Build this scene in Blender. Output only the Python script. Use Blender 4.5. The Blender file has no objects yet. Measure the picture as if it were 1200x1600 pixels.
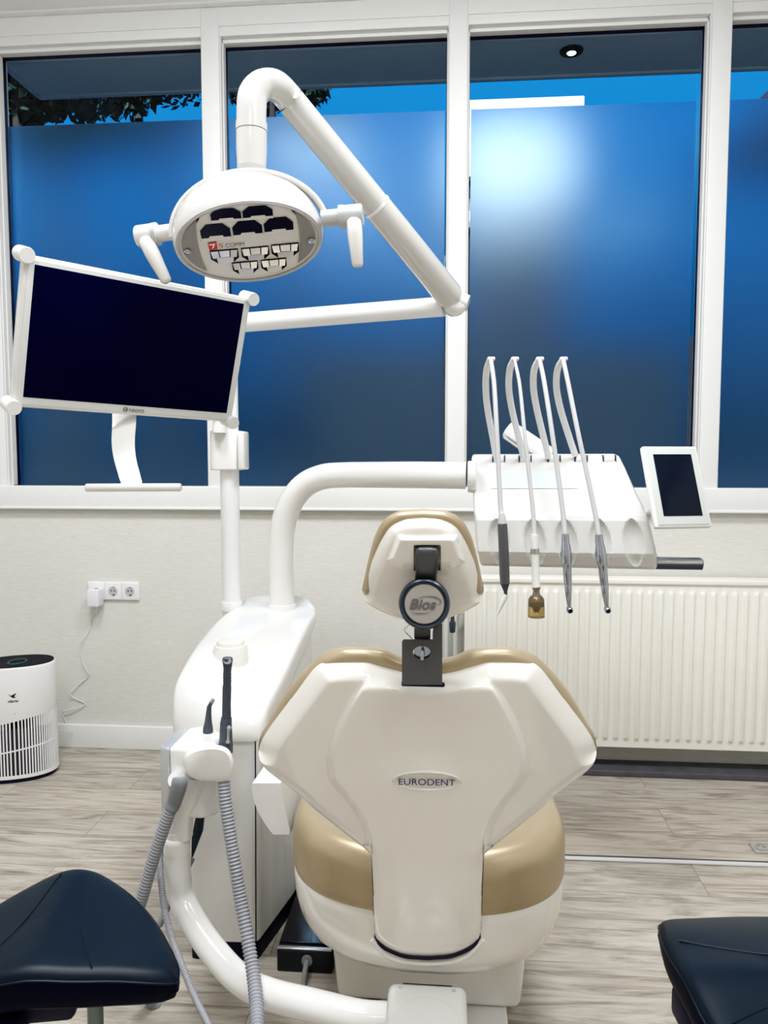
import bpy, bmesh, math, random
import numpy as np
from mathutils import Matrix, Vector

random.seed(7); rng = np.random.default_rng(7)
COL = bpy.context.scene.collection
SC = bpy.context.scene
V = lambda *a: np.array(a, float)
PI = math.pi

# ------------------------------------------------------------------ camera
CAM = V(0, 0, 1.32)
TH, PH, FPX = math.radians(4.8), math.radians(4.3), 1200.0
CF = V(-math.sin(TH)*math.cos(PH), math.cos(TH)*math.cos(PH), -math.sin(PH))
CR = V(math.cos(TH), math.sin(TH), 0.0)
CU = np.cross(CR, CF)
cd = bpy.data.cameras.new('camera'); cam = bpy.data.objects.new('camera', cd); COL.objects.link(cam)
cd.sensor_fit = 'VERTICAL'; cd.sensor_height = 36.0; cd.sensor_width = 27.0; cd.lens = 36.0*FPX/1600.0
cd.clip_start = 0.02; cd.clip_end = 200
cam.matrix_world = Matrix([[CR[0], CU[0], -CF[0], CAM[0]], [CR[1], CU[1], -CF[1], CAM[1]], [CR[2], CU[2], -CF[2], CAM[2]], [0, 0, 0, 1]])
SC.camera = cam


def ray(x, y):
    return CF + CR*((x-600)/FPX) - CU*((y-800)/FPX)


def W(x, y, Y):            # point of the photo's sight line at world depth Y
    d = ray(x, y); return CAM + d*(Y/d[1])


def WZ(x, y, Z):           # the same on a horizontal plane
    d = ray(x, y); return CAM + d*((Z-CAM[2])/d[2])


def nrm(v):
    v = np.asarray(v, float); return v/np.linalg.norm(v)


# ------------------------------------------------------------------ materials
MATS = {}


def mat(name, col, rough=.5, metal=0.0, coat=0.0, spec=.5, noise=0.0, nscale=40, bump=0.0, bscale=200, trans=0.0, ior=1.45, emit=None, estr=0, alpha=1.0):
    if name in MATS: return MATS[name]
    m = bpy.data.materials.new(name); m.use_nodes = True
    nt = m.node_tree; b = nt.nodes['Principled BSDF']
    c = tuple(col)+(1,)
    b.inputs['Base Color'].default_value = c
    b.inputs['Roughness'].default_value = rough; b.inputs['Metallic'].default_value = metal
    b.inputs['Coat Weight'].default_value = coat; b.inputs['Coat Roughness'].default_value = .04
    b.inputs['Specular IOR Level'].default_value = spec
    b.inputs['Transmission Weight'].default_value = trans; b.inputs['IOR'].default_value = ior
    b.inputs['Alpha'].default_value = alpha
    if emit: b.inputs['Emission Color'].default_value = tuple(emit)+(1,); b.inputs['Emission Strength'].default_value = estr
    tc = nt.nodes.new('ShaderNodeTexCoord')
    n = nt.nodes.new('ShaderNodeTexNoise'); n.inputs['Scale'].default_value = nscale; n.inputs['Detail'].default_value = 4
    nt.links.new(tc.outputs['Object'], n.inputs['Vector'])
    mx = nt.nodes.new('ShaderNodeMix'); mx.data_type = 'RGBA'
    k = max(noise, .02)
    mx.inputs[6].default_value = tuple(min(1, x*(1-k)) for x in col)+(1,); mx.inputs[7].default_value = tuple(min(1, x*(1+k)) for x in col)+(1,)
    nt.links.new(n.outputs['Fac'], mx.inputs[0]); nt.links.new(mx.outputs[2], b.inputs['Base Color'])
    if bump:
        n2 = nt.nodes.new('ShaderNodeTexNoise'); n2.inputs['Scale'].default_value = bscale; n2.inputs['Detail'].default_value = 3
        nt.links.new(tc.outputs['Object'], n2.inputs['Vector'])
        bp = nt.nodes.new('ShaderNodeBump'); bp.inputs['Strength'].default_value = bump; bp.inputs['Distance'].default_value = .002
        nt.links.new(n2.outputs['Fac'], bp.inputs['Height']); nt.links.new(bp.outputs['Normal'], b.inputs['Normal'])
    MATS[name] = m; return m


SHELL = mat('gloss_shell', (.83, .805, .75), .15, coat=.7)
WHITE = mat('white_lacquer', (.80, .797, .78), .2, coat=.4)
LAMPW = mat('lamp_white', (.60, .595, .575), .16, coat=.6)
CONW = mat('console_white', (.71, .71, .70), .2, coat=.4)
WHITE2 = mat('cool_white_plastic', (.84, .85, .86), .3, coat=.2)
CREAMW = mat('satin_white', (.80, .785, .745), .34)
GOLD = mat('champagne_vinyl', (.43, .345, .228), .35, metal=.35, spec=.6, bump=.06, bscale=700, noise=.05)
GREY = mat('grey_plastic', (.27, .28, .30), .4)
LGREY = mat('light_grey_plastic', (.52, .53, .54), .35)
DGREY = mat('dark_slate_plastic', (.055, .07, .095), .38)
BRACKET = mat('gunmetal', (.11, .115, .125), .33, metal=.6)
STEEL = mat('brushed_steel', (.55, .56, .58), .25, metal=1.0)
CHROME = mat('chrome', (.45, .49, .55), .10, metal=1.0)
NAVYBLK = mat('navy_black', (.004, .005, .030), .45)
SCREEN = mat('screen_glass', (.0004, .0005, .034), .25, spec=.06)
BLKVINYL = mat('black_vinyl', (.0025, .009, .018), .42, spec=.30, bump=.05, bscale=900)
WALLTRIM = mat('painted_wood', (.84, .85, .85), .4, bump=.02, bscale=60)
RADM = mat('radiator_enamel', (.88, .865, .80), .33)
NAVYINK = mat('navy_ink', (.02, .025, .14), .4)
GREYINK = mat('grey_ink', (.13, .13, .135), .4)
DARKINK = mat('dark_ink', (.02, .02, .03), .4)
REDINK = mat('red_ink', (.62, .045, .04), .4)
HOSEW = mat('white_hose', (.78, .79, .81), .35)
HOSEG = mat('grey_hose', (.29, .30, .33), .42)
HOSEL = mat('pale_grey_hose', (.60, .61, .63), .35)
DARKGLASS = mat('dark_glass', (.001, .002, .030), .25, spec=.25)
MIRROR = mat('mirror_facets', (.74, .79, .88), .1, metal=.55)


def wall_material():
    m = bpy.data.materials.new('woven_wallpaper'); m.use_nodes = True; nt = m.node_tree; b = nt.nodes['Principled BSDF']
    b.inputs['Roughness'].default_value = .75
    tc = nt.nodes.new('ShaderNodeTexCoord'); mp = nt.nodes.new('ShaderNodeMapping'); mp.inputs['Scale'].default_value = (14, 14, 190)
    nt.links.new(tc.outputs['Object'], mp.inputs['Vector'])
    n = nt.nodes.new('ShaderNodeTexNoise'); n.inputs['Scale'].default_value = 2.2; n.inputs['Detail'].default_value = 5
    nt.links.new(mp.outputs['Vector'], n.inputs['Vector'])
    r = nt.nodes.new('ShaderNodeValToRGB'); r.color_ramp.elements[0].color = (.66, .655, .615, 1); r.color_ramp.elements[1].color = (.76, .755, .715, 1)
    r.color_ramp.elements[0].position = .3; r.color_ramp.elements[1].position = .7
    nt.links.new(n.outputs['Fac'], r.inputs['Fac']); nt.links.new(r.outputs['Color'], b.inputs['Base Color'])
    bp = nt.nodes.new('ShaderNodeBump'); bp.inputs['Strength'].default_value = .25; bp.inputs['Distance'].default_value = .002
    nt.links.new(n.outputs['Fac'], bp.inputs['Height']); nt.links.new(bp.outputs['Normal'], b.inputs['Normal'])
    return m


def floor_material():
    m = bpy.data.materials.new('grey_oak_vinyl'); m.use_nodes = True; nt = m.node_tree; b = nt.nodes['Principled BSDF']
    L = nt.links.new; N = nt.nodes.new
    tc = N('ShaderNodeTexCoord')
    br = N('ShaderNodeTexBrick'); br.inputs['Scale'].default_value = 1; br.offset = .37
    br.inputs['Brick Width'].default_value = 1.25; br.inputs['Row Height'].default_value = .19; br.inputs['Mortar Size'].default_value = .0012
    br.inputs['Color1'].default_value = (.2, .2, .2, 1); br.inputs['Color2'].default_value = (.8, .8, .8, 1); br.inputs['Mortar'].default_value = (.1, .1, .1, 1)
    L(tc.outputs['Object'], br.inputs['Vector'])
    # shift the grain per plank
    cmb = N('ShaderNodeCombineXYZ'); mlt = N('ShaderNodeMath'); mlt.operation = 'MULTIPLY'; mlt.inputs[1].default_value = 17
    L(br.outputs['Color'], mlt.inputs[0]); L(mlt.outputs[0], cmb.inputs['X']); L(mlt.outputs[0], cmb.inputs['Z'])
    add = N('ShaderNodeVectorMath'); add.operation = 'ADD'; L(tc.outputs['Object'], add.inputs[0]); L(cmb.outputs[0], add.inputs[1])
    mp = N('ShaderNodeMapping'); mp.inputs['Scale'].default_value = (1.1, 8.5, 1); L(add.outputs[0], mp.inputs['Vector'])
    n1 = N('ShaderNodeTexNoise'); n1.inputs['Scale'].default_value = 2.1; n1.inputs['Detail'].default_value = 10; n1.inputs['Roughness'].default_value = .66; n1.inputs['Distortion'].default_value = 1.9
    L(mp.outputs[0], n1.inputs['Vector'])
    mp2 = N('ShaderNodeMapping'); mp2.inputs['Scale'].default_value = (6, 110, 1); L(add.outputs[0], mp2.inputs['Vector'])
    n2 = N('ShaderNodeTexNoise'); n2.inputs['Scale'].default_value = 1.0; n2.inputs['Detail'].default_value = 5; L(mp2.outputs[0], n2.inputs['Vector'])
    mix = N('ShaderNodeMix'); mix.inputs[0].default_value = .24; L(n1.outputs['Fac'], mix.inputs[2]); L(n2.outputs['Fac'], mix.inputs[3])
    r = N('ShaderNodeValToRGB'); e = r.color_ramp.elements
    e[0].position = .30; e[0].color = (.165, .135, .11, 1); e[1].position = .66; e[1].color = (.60, .565, .51, 1)
    x = e.new(.44); x.color = (.36, .32, .28, 1); x = e.new(.53); x.color = (.50, .46, .41, 1)
    L(mix.outputs[0], r.inputs['Fac'])
    mm = N('ShaderNodeMix'); mm.data_type = 'RGBA'; mm.blend_type = 'MULTIPLY'; mm.inputs[0].default_value = 1.0
    r2 = N('ShaderNodeValToRGB'); r2.color_ramp.elements[0].color = (.86, .86, .86, 1); r2.color_ramp.elements[1].color = (1.04, 1.03, 1.0, 1)
    L(br.outputs['Color'], r2.inputs['Fac']); L(r.outputs['Color'], mm.inputs[6]); L(r2.outputs['Color'], mm.inputs[7])
    mf = N('ShaderNodeMix'); mf.data_type = 'RGBA'; L(br.outputs['Fac'], mf.inputs[0]); L(mm.outputs[2], mf.inputs[6]); mf.inputs[7].default_value = (.2, .17, .14, 1)
    L(mf.outputs[2], b.inputs['Base Color']); b.inputs['Roughness'].default_value = .42
    bp = N('ShaderNodeBump'); bp.inputs['Strength'].default_value = .12; bp.inputs['Distance'].default_value = .002
    L(mix.outputs[0], bp.inputs['Height']); L(bp.outputs['Normal'], b.inputs['Normal'])
    return m


def glass_material():
    m = bpy.data.materials.new('clear_pane'); m.use_nodes = True; nt = m.node_tree; nt.nodes.clear()
    o = nt.nodes.new('ShaderNodeOutputMaterial'); t = nt.nodes.new('ShaderNodeBsdfTransparent'); t.inputs[0].default_value = (.80, .88, .93, 1)
    g = nt.nodes.new('ShaderNodeBsdfGlossy'); g.inputs['Roughness'].default_value = .02
    f = nt.nodes.new('ShaderNodeFresnel'); f.inputs['IOR'].default_value = 1.4
    mx = nt.nodes.new('ShaderNodeMixShader')
    nt.links.new(f.outputs[0], mx.inputs[0]); nt.links.new(t.outputs[0], mx.inputs[1]); nt.links.new(g.outputs[0], mx.inputs[2]); nt.links.new(mx.outputs[0], o.inputs[0])
    return m


def film_material():
    m = bpy.data.materials.new('frosted_blue_film'); m.use_nodes = True; nt = m.node_tree; nt.nodes.clear(); N = nt.nodes.new; L = nt.links.new
    o = N('ShaderNodeOutputMaterial')
    tc = N('ShaderNodeTexCoord'); n = N('ShaderNodeTexNoise'); n.inputs['Scale'].default_value = 420; n.inputs['Detail'].default_value = 2; L(tc.outputs['Object'], n.inputs['Vector'])
    bp = N('ShaderNodeBump'); bp.inputs['Strength'].default_value = .12; bp.inputs['Distance'].default_value = .001; L(n.outputs['Fac'], bp.inputs['Height'])
    rf = N('ShaderNodeBsdfRefraction'); rf.inputs['Color'].default_value = (.56, .77, .92, 1); rf.inputs['Roughness'].default_value = .58; rf.inputs['IOR'].default_value = 1.15
    L(bp.outputs[0], rf.inputs['Normal'])
    tl = N('ShaderNodeBsdfTranslucent'); tl.inputs['Color'].default_value = (.22, .55, .80, 1)
    m1 = N('ShaderNodeMixShader'); m1.inputs[0].default_value = .12; L(rf.outputs[0], m1.inputs[1]); L(tl.outputs[0], m1.inputs[2])
    g = N('ShaderNodeBsdfGlossy'); g.inputs['Roughness'].default_value = .34; g.inputs['Color'].default_value = (.50, .70, 1, 1); L(bp.outputs[0], g.inputs['Normal'])
    m2 = N('ShaderNodeMixShader'); m2.inputs[0].default_value = .06; L(m1.outputs[0], m2.inputs[1]); L(g.outputs[0], m2.inputs[2]); L(m2.outputs[0], o.inputs[0])
    return m


WALLM, FLOORM, GLASS, FILM = wall_material(), floor_material(), glass_material(), film_material()
CLEAR = mat('clear_plastic', (.93, .95, .95), .03, trans=.96, ior=1.3)
AMBER = mat('amber_clear_plastic', (.80, .66, .42), .05, trans=.9, ior=1.3)
MILK = mat('translucent_grip', (.82, .81, .77), .18, coat=.5)

# ------------------------------------------------------------------ geometry helpers


def pchip(xs, ys, x):
    xs = np.asarray(xs, float); ys = np.asarray(ys, float); x = np.clip(x, xs[0], xs[-1])
    h = np.diff(xs); d = np.diff(ys)/h; m = np.zeros_like(xs); m[0] = d[0]; m[-1] = d[-1]
    for i in range(1, len(xs)-1):
        if d[i-1]*d[i] > 0:
            w1 = 2*h[i]+h[i-1]; w2 = h[i]+2*h[i-1]; m[i] = (w1+w2)/(w1/d[i-1]+w2/d[i])
    k = np.clip(np.searchsorted(xs, x, side='right')-1, 0, len(h)-1); t = (x-xs[k])/h[k]
    return ys[k]*(1+2*t)*(1-t)**2 + h[k]*m[k]*t*(1-t)**2 + ys[k+1]*t*t*(3-2*t) + h[k]*m[k+1]*t*t*(t-1)


def smooth(pts, n=8):
    P = [np.asarray(p, float) for p in pts]; P = [2*P[0]-P[1]]+P+[2*P[-1]-P[-2]]; out = []
    for i in range(1, len(P)-2):
        a, b, c, d = P[i-1:i+3]
        for j in range(n):
            t = j/n
            out.append(.5*((2*b)+(-a+c)*t+(2*a-5*b+4*c-d)*t*t+(-a+3*b-3*c+d)*t**3))
    out.append(P[-2]); return out


class G:
    def __init__(s): s.v = []; s.f = []

    def add(s, vs, fs):
        b = len(s.v); s.v.extend([tuple(map(float, p)) for p in vs]); s.f.extend([tuple(b+i for i in f) for f in fs]); return s

    def loft(s, rings, cap0=True, cap1=True, closed=True):
        n = len(rings[0]); vs = [p for r in rings for p in r]; fs = []
        for i in range(len(rings)-1):
            for j in range(n if closed else n-1):
                k = (j+1) % n; fs.append((i*n+j, i*n+k, (i+1)*n+k, (i+1)*n+j))
        if cap0: fs.append(tuple(range(n-1, -1, -1)))
        if cap1: fs.append(tuple((len(rings)-1)*n+j for j in range(n)))
        return s.add(vs, fs)

    def tube(s, pts, r, n=16, caps=True, flat=None, up=None):
        P = [np.asarray(p, float) for p in pts]; m = len(P)
        R = [r]*m if np.isscalar(r) else list(r)
        if len(R) != m: R = list(np.interp(np.linspace(0, 1, m), np.linspace(0, 1, len(R)), R))
        T = [nrm(P[min(i+1, m-1)]-P[max(i-1, 0)]) for i in range(m)]
        a = np.asarray(up, float) if up is not None else (V(0, 0, 1) if abs(T[0][2]) < .9 else V(1, 0, 0))
        u = nrm(a-T[0]*(a@T[0])); rings = []
        for i in range(m):
            u = nrm(u-T[i]*(u@T[i])); w = np.cross(T[i], u)
            fu, fw = (1, 1) if flat is None else flat
            rings.append([P[i]+R[i]*(fu*math.cos(q)*u+fw*math.sin(q)*w) for q in np.linspace(0, 2*PI, n, endpoint=False)])
        return s.loft(rings, caps, caps)

    def lathe(s, prof, o, axis, n=32, sx=1.0, up=None):
        axis = nrm(axis); a = np.asarray(up, float) if up is not None else (V(0, 0, 1) if abs(axis[2]) < .9 else V(1, 0, 0))
        u = nrm(a-axis*(a@axis)); w = np.cross(axis, u)
        rings = [[np.asarray(o)+axis*h+max(r, 1e-5)*(math.cos(q)*u+sx*math.sin(q)*w) for q in np.linspace(0, 2*PI, n, endpoint=False)] for r, h in prof]
        if prof[0][0] > 0 and prof[-1][0] > 0 and abs(prof[0][1]-prof[-1][1]) < 1e-9 and len(prof) > 2: return s.loft(rings+[rings[0]], False, False)
        return s.loft(rings)

    def rbox(s, c, size, r=.004, M=None, seg=3):
        bm = bmesh.new(); bmesh.ops.create_cube(bm, size=1.0)
        for v in bm.verts: v.co = Vector((v.co.x*size[0], v.co.y*size[1], v.co.z*size[2]))
        if r: bmesh.ops.bevel(bm, geom=list(bm.edges), offset=min(r, min(size)*.49), segments=seg, profile=.5, affect='EDGES')
        bm.verts.index_update(); M = np.eye(3) if M is None else M
        s.add([np.asarray(c)+M@np.array(v.co) for v in bm.verts], [[v.index for v in f.verts] for f in bm.faces]); bm.free(); return s

    def hexa(s, p8, r=0.0, seg=3):   # eight corners: near quad then far quad
        bm = bmesh.new(); vs = [bm.verts.new(tuple(p)) for p in p8]
        for f in ((0, 1, 2, 3), (7, 6, 5, 4), (0, 4, 5, 1), (1, 5, 6, 2), (2, 6, 7, 3), (3, 7, 4, 0)): bm.faces.new([vs[i] for i in f])
        bmesh.ops.recalc_face_normals(bm, faces=list(bm.faces))
        if r: bmesh.ops.bevel(bm, geom=list(bm.edges), offset=r, segments=seg, profile=.5, affect='EDGES')
        bm.verts.index_update(); s.add([v.co for v in bm.verts], [[v.index for v in f.verts] for f in bm.faces]); bm.free(); return s

    def prism(s, poly, dvec, r=0.0, seg=2):
        n = len(poly); bm = bmesh.new(); a = [bm.verts.new(tuple(p)) for p in poly]; b = [bm.verts.new(tuple(np.asarray(p)+dvec)) for p in poly]
        bm.faces.new(a); bm.faces.new(b[::-1])
        for i in range(n): bm.faces.new((a[i], b[i], b[(i+1) % n], a[(i+1) % n]))
        bmesh.ops.recalc_face_normals(bm, faces=list(bm.faces))
        if r: bmesh.ops.bevel(bm, geom=list(bm.edges), offset=r, segments=seg, profile=.5, affect='EDGES')
        bm.verts.index_update(); s.add([v.co for v in bm.verts], [[v.index for v in f.verts] for f in bm.faces]); bm.free(); return s

    def grid(s, P):                 # P: array (ni, nj, 3)
        ni, nj = P.shape[:2]
        return s.add(P.reshape(-1, 3), [(i*nj+j, i*nj+j+1, (i+1)*nj+j+1, (i+1)*nj+j) for i in range(ni-1) for j in range(nj-1)])


ROOT = {}


def obj(name, g, m, parent=None, angle=38, local=False, kind=None, recalc=True):
    me = bpy.data.meshes.new(name)
    off = ROOT.get(parent.name, V(0, 0, 0)) if (parent is not None and not local) else V(0, 0, 0)
    me.from_pydata([tuple(np.asarray(p)-off) for p in g.v], [], g.f)
    if recalc:
        bm = bmesh.new(); bm.from_mesh(me); bmesh.ops.recalc_face_normals(bm, faces=list(bm.faces)); bm.to_mesh(me); bm.free()
    me.shade_smooth(); me.set_sharp_from_angle(angle=math.radians(angle))
    me.materials.append(m)
    o = bpy.data.objects.new(name, me); COL.objects.link(o)
    if parent is not None: o.parent = parent; ROOT[o.name] = off
    if kind: o['kind'] = kind
    return o


def thing(name, label, cat, loc, group=None, rz=0):
    o = bpy.data.objects.new(name, None); COL.objects.link(o); o.empty_display_size = .05
    o.location = tuple(map(float, loc)); o.rotation_euler = (0, 0, rz); ROOT[o.name] = np.asarray(loc, float)
    o['label'] = label; o['category'] = cat
    if group: o['group'] = group
    return o


def tag(o, label, cat, group=None):
    o['label'] = label; o['category'] = cat
    if group: o['group'] = group
    return o


def lettering(name, txt, c, right, up, w, h, m, parent, shear=0.0, bold=0.0, ext=.0004, local=False):
    cu = bpy.data.curves.new('t', 'FONT'); cu.body = txt; cu.size = 1; cu.shear = shear; cu.offset = bold; cu.extrude = 0.0
    t = bpy.data.objects.new('t', cu); COL.objects.link(t)
    bpy.context.view_layer.update()
    dg = bpy.context.evaluated_depsgraph_get(); ev = t.evaluated_get(dg); me = ev.to_mesh()
    vs = np.array([v.co[:] for v in me.vertices]); fs = [tuple(p.vertices) for p in me.polygons]; ev.to_mesh_clear()
    bpy.data.objects.remove(t); bpy.data.curves.remove(cu)
    lo = vs.min(0); hi = vs.max(0); right = nrm(right); up = nrm(np.asarray(up)-right*(np.asarray(up)@right)); n = np.cross(right, up)
    X = ((vs[:, 0]-lo[0])/(hi[0]-lo[0])-.5)*w; Yv = ((vs[:, 1]-lo[1])/(hi[1]-lo[1])-.5)*h
    P = np.asarray(c)+np.outer(X, right)+np.outer(Yv, up)+n*ext
    g = G(); g.add(P, fs)
    return obj(name, g, m, parent, recalc=False, local=local)


def box(name, lo, hi, m, parent=None, r=0.0, kind=None):
    g = G(); lo = np.asarray(lo, float); hi = np.asarray(hi, float); g.rbox((lo+hi)/2, hi-lo, r)
    return obj(name, g, m, parent, kind=kind)


def rotm(yaw=0, pitch=0, roll=0):
    return np.array(Matrix.Rotation(yaw, 3, 'Z') @ Matrix.Rotation(pitch, 3, 'X') @ Matrix.Rotation(roll, 3, 'Y'))


# ------------------------------------------------------------------ the room
D = 3.26
GZ0, GZ1, FZ = 1.182, 3.03, 2.75
box('floor', (-2.6, -2.6, -.06), (2.6, D+.1, 0), FLOORM, kind='structure')
CEILM = mat('ceiling_paint', (.80, .80, .79), .8); ROOMW = mat('room_paint', (.70, .69, .66), .8, bump=.02)
box('ceiling', (-2.6, -2.6, 3.32), (2.6, D+.25, 3.4), CEILM, kind='structure')
box('wall_left', (-2.7, -2.6, 0), (-2.55, D, 3.32), ROOMW, kind='structure')
box('wall_right', (2.55, -2.6, 0), (2.7, D, 3.32), ROOMW, kind='structure')
box('wall_rear', (-2.7, -2.75, 0), (2.7, -2.6, 3.32), ROOMW, kind='structure')
g = G(); g.rbox(V(0, D+.1, .545), V(5.4, .2, 1.09), 0); g.rbox(V(-2.33, D+.1, 2.2), V(.6, .2, 2.24), 0); g.rbox(V(2.40, D+.1, 2.2), V(.5, .2, 2.24), 0)
obj('wall_back', g, WALLM, kind='structure')
# head board above the windows, with its stepped moulding
g = G(); g.rbox(V(0, D+.095, 3.204), V(5.2, .22, .24), 0); g.rbox(V(0, D-.03, 3.165), V(5.2, .03, .012), .003)
obj('trim_1', g, WALLTRIM, kind='structure')
# sill board under the windows
g = G(); g.rbox(V(0, D+.02, 1.135), V(4.2, .10, .094), .006); g.rbox(V(0, D-.025, 1.086), V(4.2, .02, .012), .004)
obj('trim_2', g, WALLTRIM, kind='structure')
XW = [(-1.934, -1.042), (-.949, -.016), (.075, 1.012), (1.104, 2.04)]
k = 3
for a, b in ((-2.03, -1.934), (-1.042, -.949), (-.016, .075), (1.012, 1.104), (2.04, 2.15)):
    g = G(); g.rbox(V((a+b)/2, D+.04, 2.12), V(b-a-.016, .12, 2.06), .004)
    obj('trim_%d' % k, g, WALLTRIM, kind='structure'); k += 1
for i, (a, b) in enumerate(XW):
    # stepped frame of this window: sits just inside its posts
    g = G(); yf = D-.005
    for (x0, x1, z0, z1) in ((a-.024, a-.004, GZ0-.02, GZ1+.05), (b+.004, b+.024, GZ0-.02, GZ1+.05), (a-.024, b+.024, GZ1+.016, GZ1+.06)):
        g.rbox(V((x0+x1)/2, yf+.02, (z0+z1)/2), V(x1-x0, .05, z1-z0), .004)
    for (x0, x1, z0, z1) in ((a-.006, a+.0, GZ0, GZ1+.02), (b-.0, b+.006, GZ0, GZ1+.02), (a-.006, b+.006, GZ1, GZ1+.018), (a-.006, b+.006, GZ0-.02, GZ0)):
        g.rbox(V((x0+x1)/2, yf+.055, (z0+z1)/2), V(max(x1-x0, .007), .07, z1-z0), .002)
    wf = obj('window_%d' % (i+1), g, WALLTRIM, kind='structure')
    g = G(); g.grid(np.array([[V(x, D+.075, z) for z in (GZ0-.01, GZ1+.01)] for x in (a-.01, b+.01)])); obj('pane', g, GLASS, wf, recalc=False)
    fa, fb = a+[.004, .006, .009, .006][i], b-[.004, .008, .018, .004][i]
    g = G(); g.grid(np.array([[V(x, D+.070, z) for z in (GZ0+.001, FZ)] for x in (fa, fb)])); f = obj('frosted_film', g, FILM, wf, recalc=False)
    g = G()
    for x in (a+.001, b-.001): g.rbox(V(x, D+.06, (GZ0+GZ1)/2), V(.004, .02, GZ1-GZ0), 0)
    g.rbox(V((a+b)/2, D+.06, GZ1-.002), V(b-a, .02, .005), 0)
    obj('gasket', g, NAVYBLK, wf)
# baseboard, then a flat dark strip on the floor below the radiator
box('baseboard_back', (-2.55, D-.016, 0), (.02, D, .108), WALLTRIM, r=.004, kind='structure')
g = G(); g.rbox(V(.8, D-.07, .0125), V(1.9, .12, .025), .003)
obj('trim_9', g, mat('dark_floor_strip', (.10, .10, .115), .5, noise=.35, nscale=18), kind='structure')
# metal threshold strip let into the floor
a, b = V(.10, 2.459, 0), V(2.5, 2.497, 0)
g = G(); g.prism([a+V(0, -.012, .001), b+V(0, -.012, .001), b+V(0, .008, .001), a+V(0, .008, .001)], V(0, 0, .006), .002)
obj('trim_10', g, mat('bright_aluminium', (.85, .86, .9), .3, metal=.6), kind='structure')
g = G(); g.prism([a+V(0, .012, .0005), b+V(0, .012, .0005), b+V(0, .022, .0005), a+V(0, .022, .0005)], V(0, 0, .002))
obj('trim_11', g, NAVYBLK, kind='structure')

# floor box
fb = WZ(1187, 1327, 0)
t = thing('floor_socket', 'small steel floor box lid flush in the wood floor', 'floor box', (fb[0], fb[1], 0))
g = G(); g.rbox(fb+V(.03, 0, .002), V(.11, .062, .004), .0015); obj('lid', g, mat('lid_laminate', (.42, .38, .33), .5), t)
g = G()
for sx, sy, w_, h_ in ((-.024, 0, .003, .06), (.084, 0, .003, .06), (.03, .03, .11, .003), (.03, -.03, .11, .003)): g.rbox(fb+V(sx, sy, .003), V(w_, h_, .006), .001)
obj('lid_frame', g, STEEL, t)
g = G(); g.lathe([(0, .002), (.016, .002), (.018, .007), (.013, .008), (.012, .006), (0, .006)], fb+V(0.005, 0, 0), V(0, 0, 1)); obj('latch', g, STEEL, t)

# ------------------------------------------------------------------ outside
SOFF = mat('soffit_paint', (.86, .86, .84), .7)
g = G(); z = 3.2
g.rbox(V(.5, 3.80, z+.05), V(5.34, .50, .10), 0); g.rbox(V(.5, 4.04, z+.045), V(5.34, .03, .11), .004); g.rbox(V(-2.16, 3.78, z+.045), V(.03, .5, .11), .004)
s = obj('roof_soffit', g, SOFF, kind='structure')
dl = WZ(893, 79, 3.2)
t = thing('downlight', 'round recessed downlight glowing in the dark roof overhang outside the window', 'light', (dl[0], dl[1], 3.2))
g = G(); g.lathe([(.028, -.012), (.052, -.008), (.055, 0), (.05, .0), (.03, -.004)], dl, V(0, 0, 1)); obj('trim_ring', g, mat('ring_black', (.012, .013, .016), .3), t)
g = G(); g.lathe([(0, -.016), (.018, -.014), (.026, -.008), (.026, -.004)], dl, V(0, 0, 1)); obj('bulb', g, mat('bulb_glow', (1, 1, 1), .3, emit=(1, .96, .9), estr=14), t)
box('outside_ground', (-14, 3.5, -.2), (14, 40, -.02), mat('dark_ground', (.06, .065, .07), .9), kind='structure')

# garden wall / dark hedge of the street side, low
def foliage(g, c, rad, n, size):
    for _ in range(n):
        d = rng.normal(size=3); d /= np.linalg.norm(d); p = np.asarray(c)+d*np.asarray(rad)*rng.uniform(.35, 1.0)**.5
        a = nrm(rng.normal(size=3)); b = nrm(np.cross(a, rng.normal(size=3))); s_ = size*rng.uniform(.6, 1.3)
        g.add([p-a*s_, p+b*s_*.45, p+a*s_, p-b*s_*.45], [(0, 1, 2, 3)])


LEAF = mat('dark_leaf', (.03, .065, .045), .6, noise=.4, nscale=3); BARK = mat('bark', (.05, .04, .035), .9)
for (px, Y, hh, rr, lab) in ((25, 8.2, 4.75, .8, 'dark leafy tree outside, far left behind the window with the tree gaps'), (215, 11.0, 5.2, 1.0, 'dense dark tree outside between the roof overhang and film of the leftmost window'), (425, 14.2, 5.75, .8, 'small dark tree top outside, seen behind the bend of the lamp arm')):
    c = W(px, 132, Y); t = thing('garden_tree', lab, 'tree', (c[0], c[1], -.02), 'trees outside the windows')
    g = G()
    for q in range(9): foliage(g, V(c[0]+rng.uniform(-.7, .7)*rr, c[1]+rng.uniform(-.3, .3), c[2]+rng.uniform(-.25, .3)*rr), (rr*.62, .45, rr*.36), 300, .085)
    obj('foliage', g, LEAF, t, recalc=False)
    g = G(); g.tube([V(c[0], c[1], -.02), V(c[0]+.05, c[1], c[2]*.5), V(c[0], c[1], c[2])], [.16, .12, .05], 10); obj('trunk', g, BARK, t)
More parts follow.
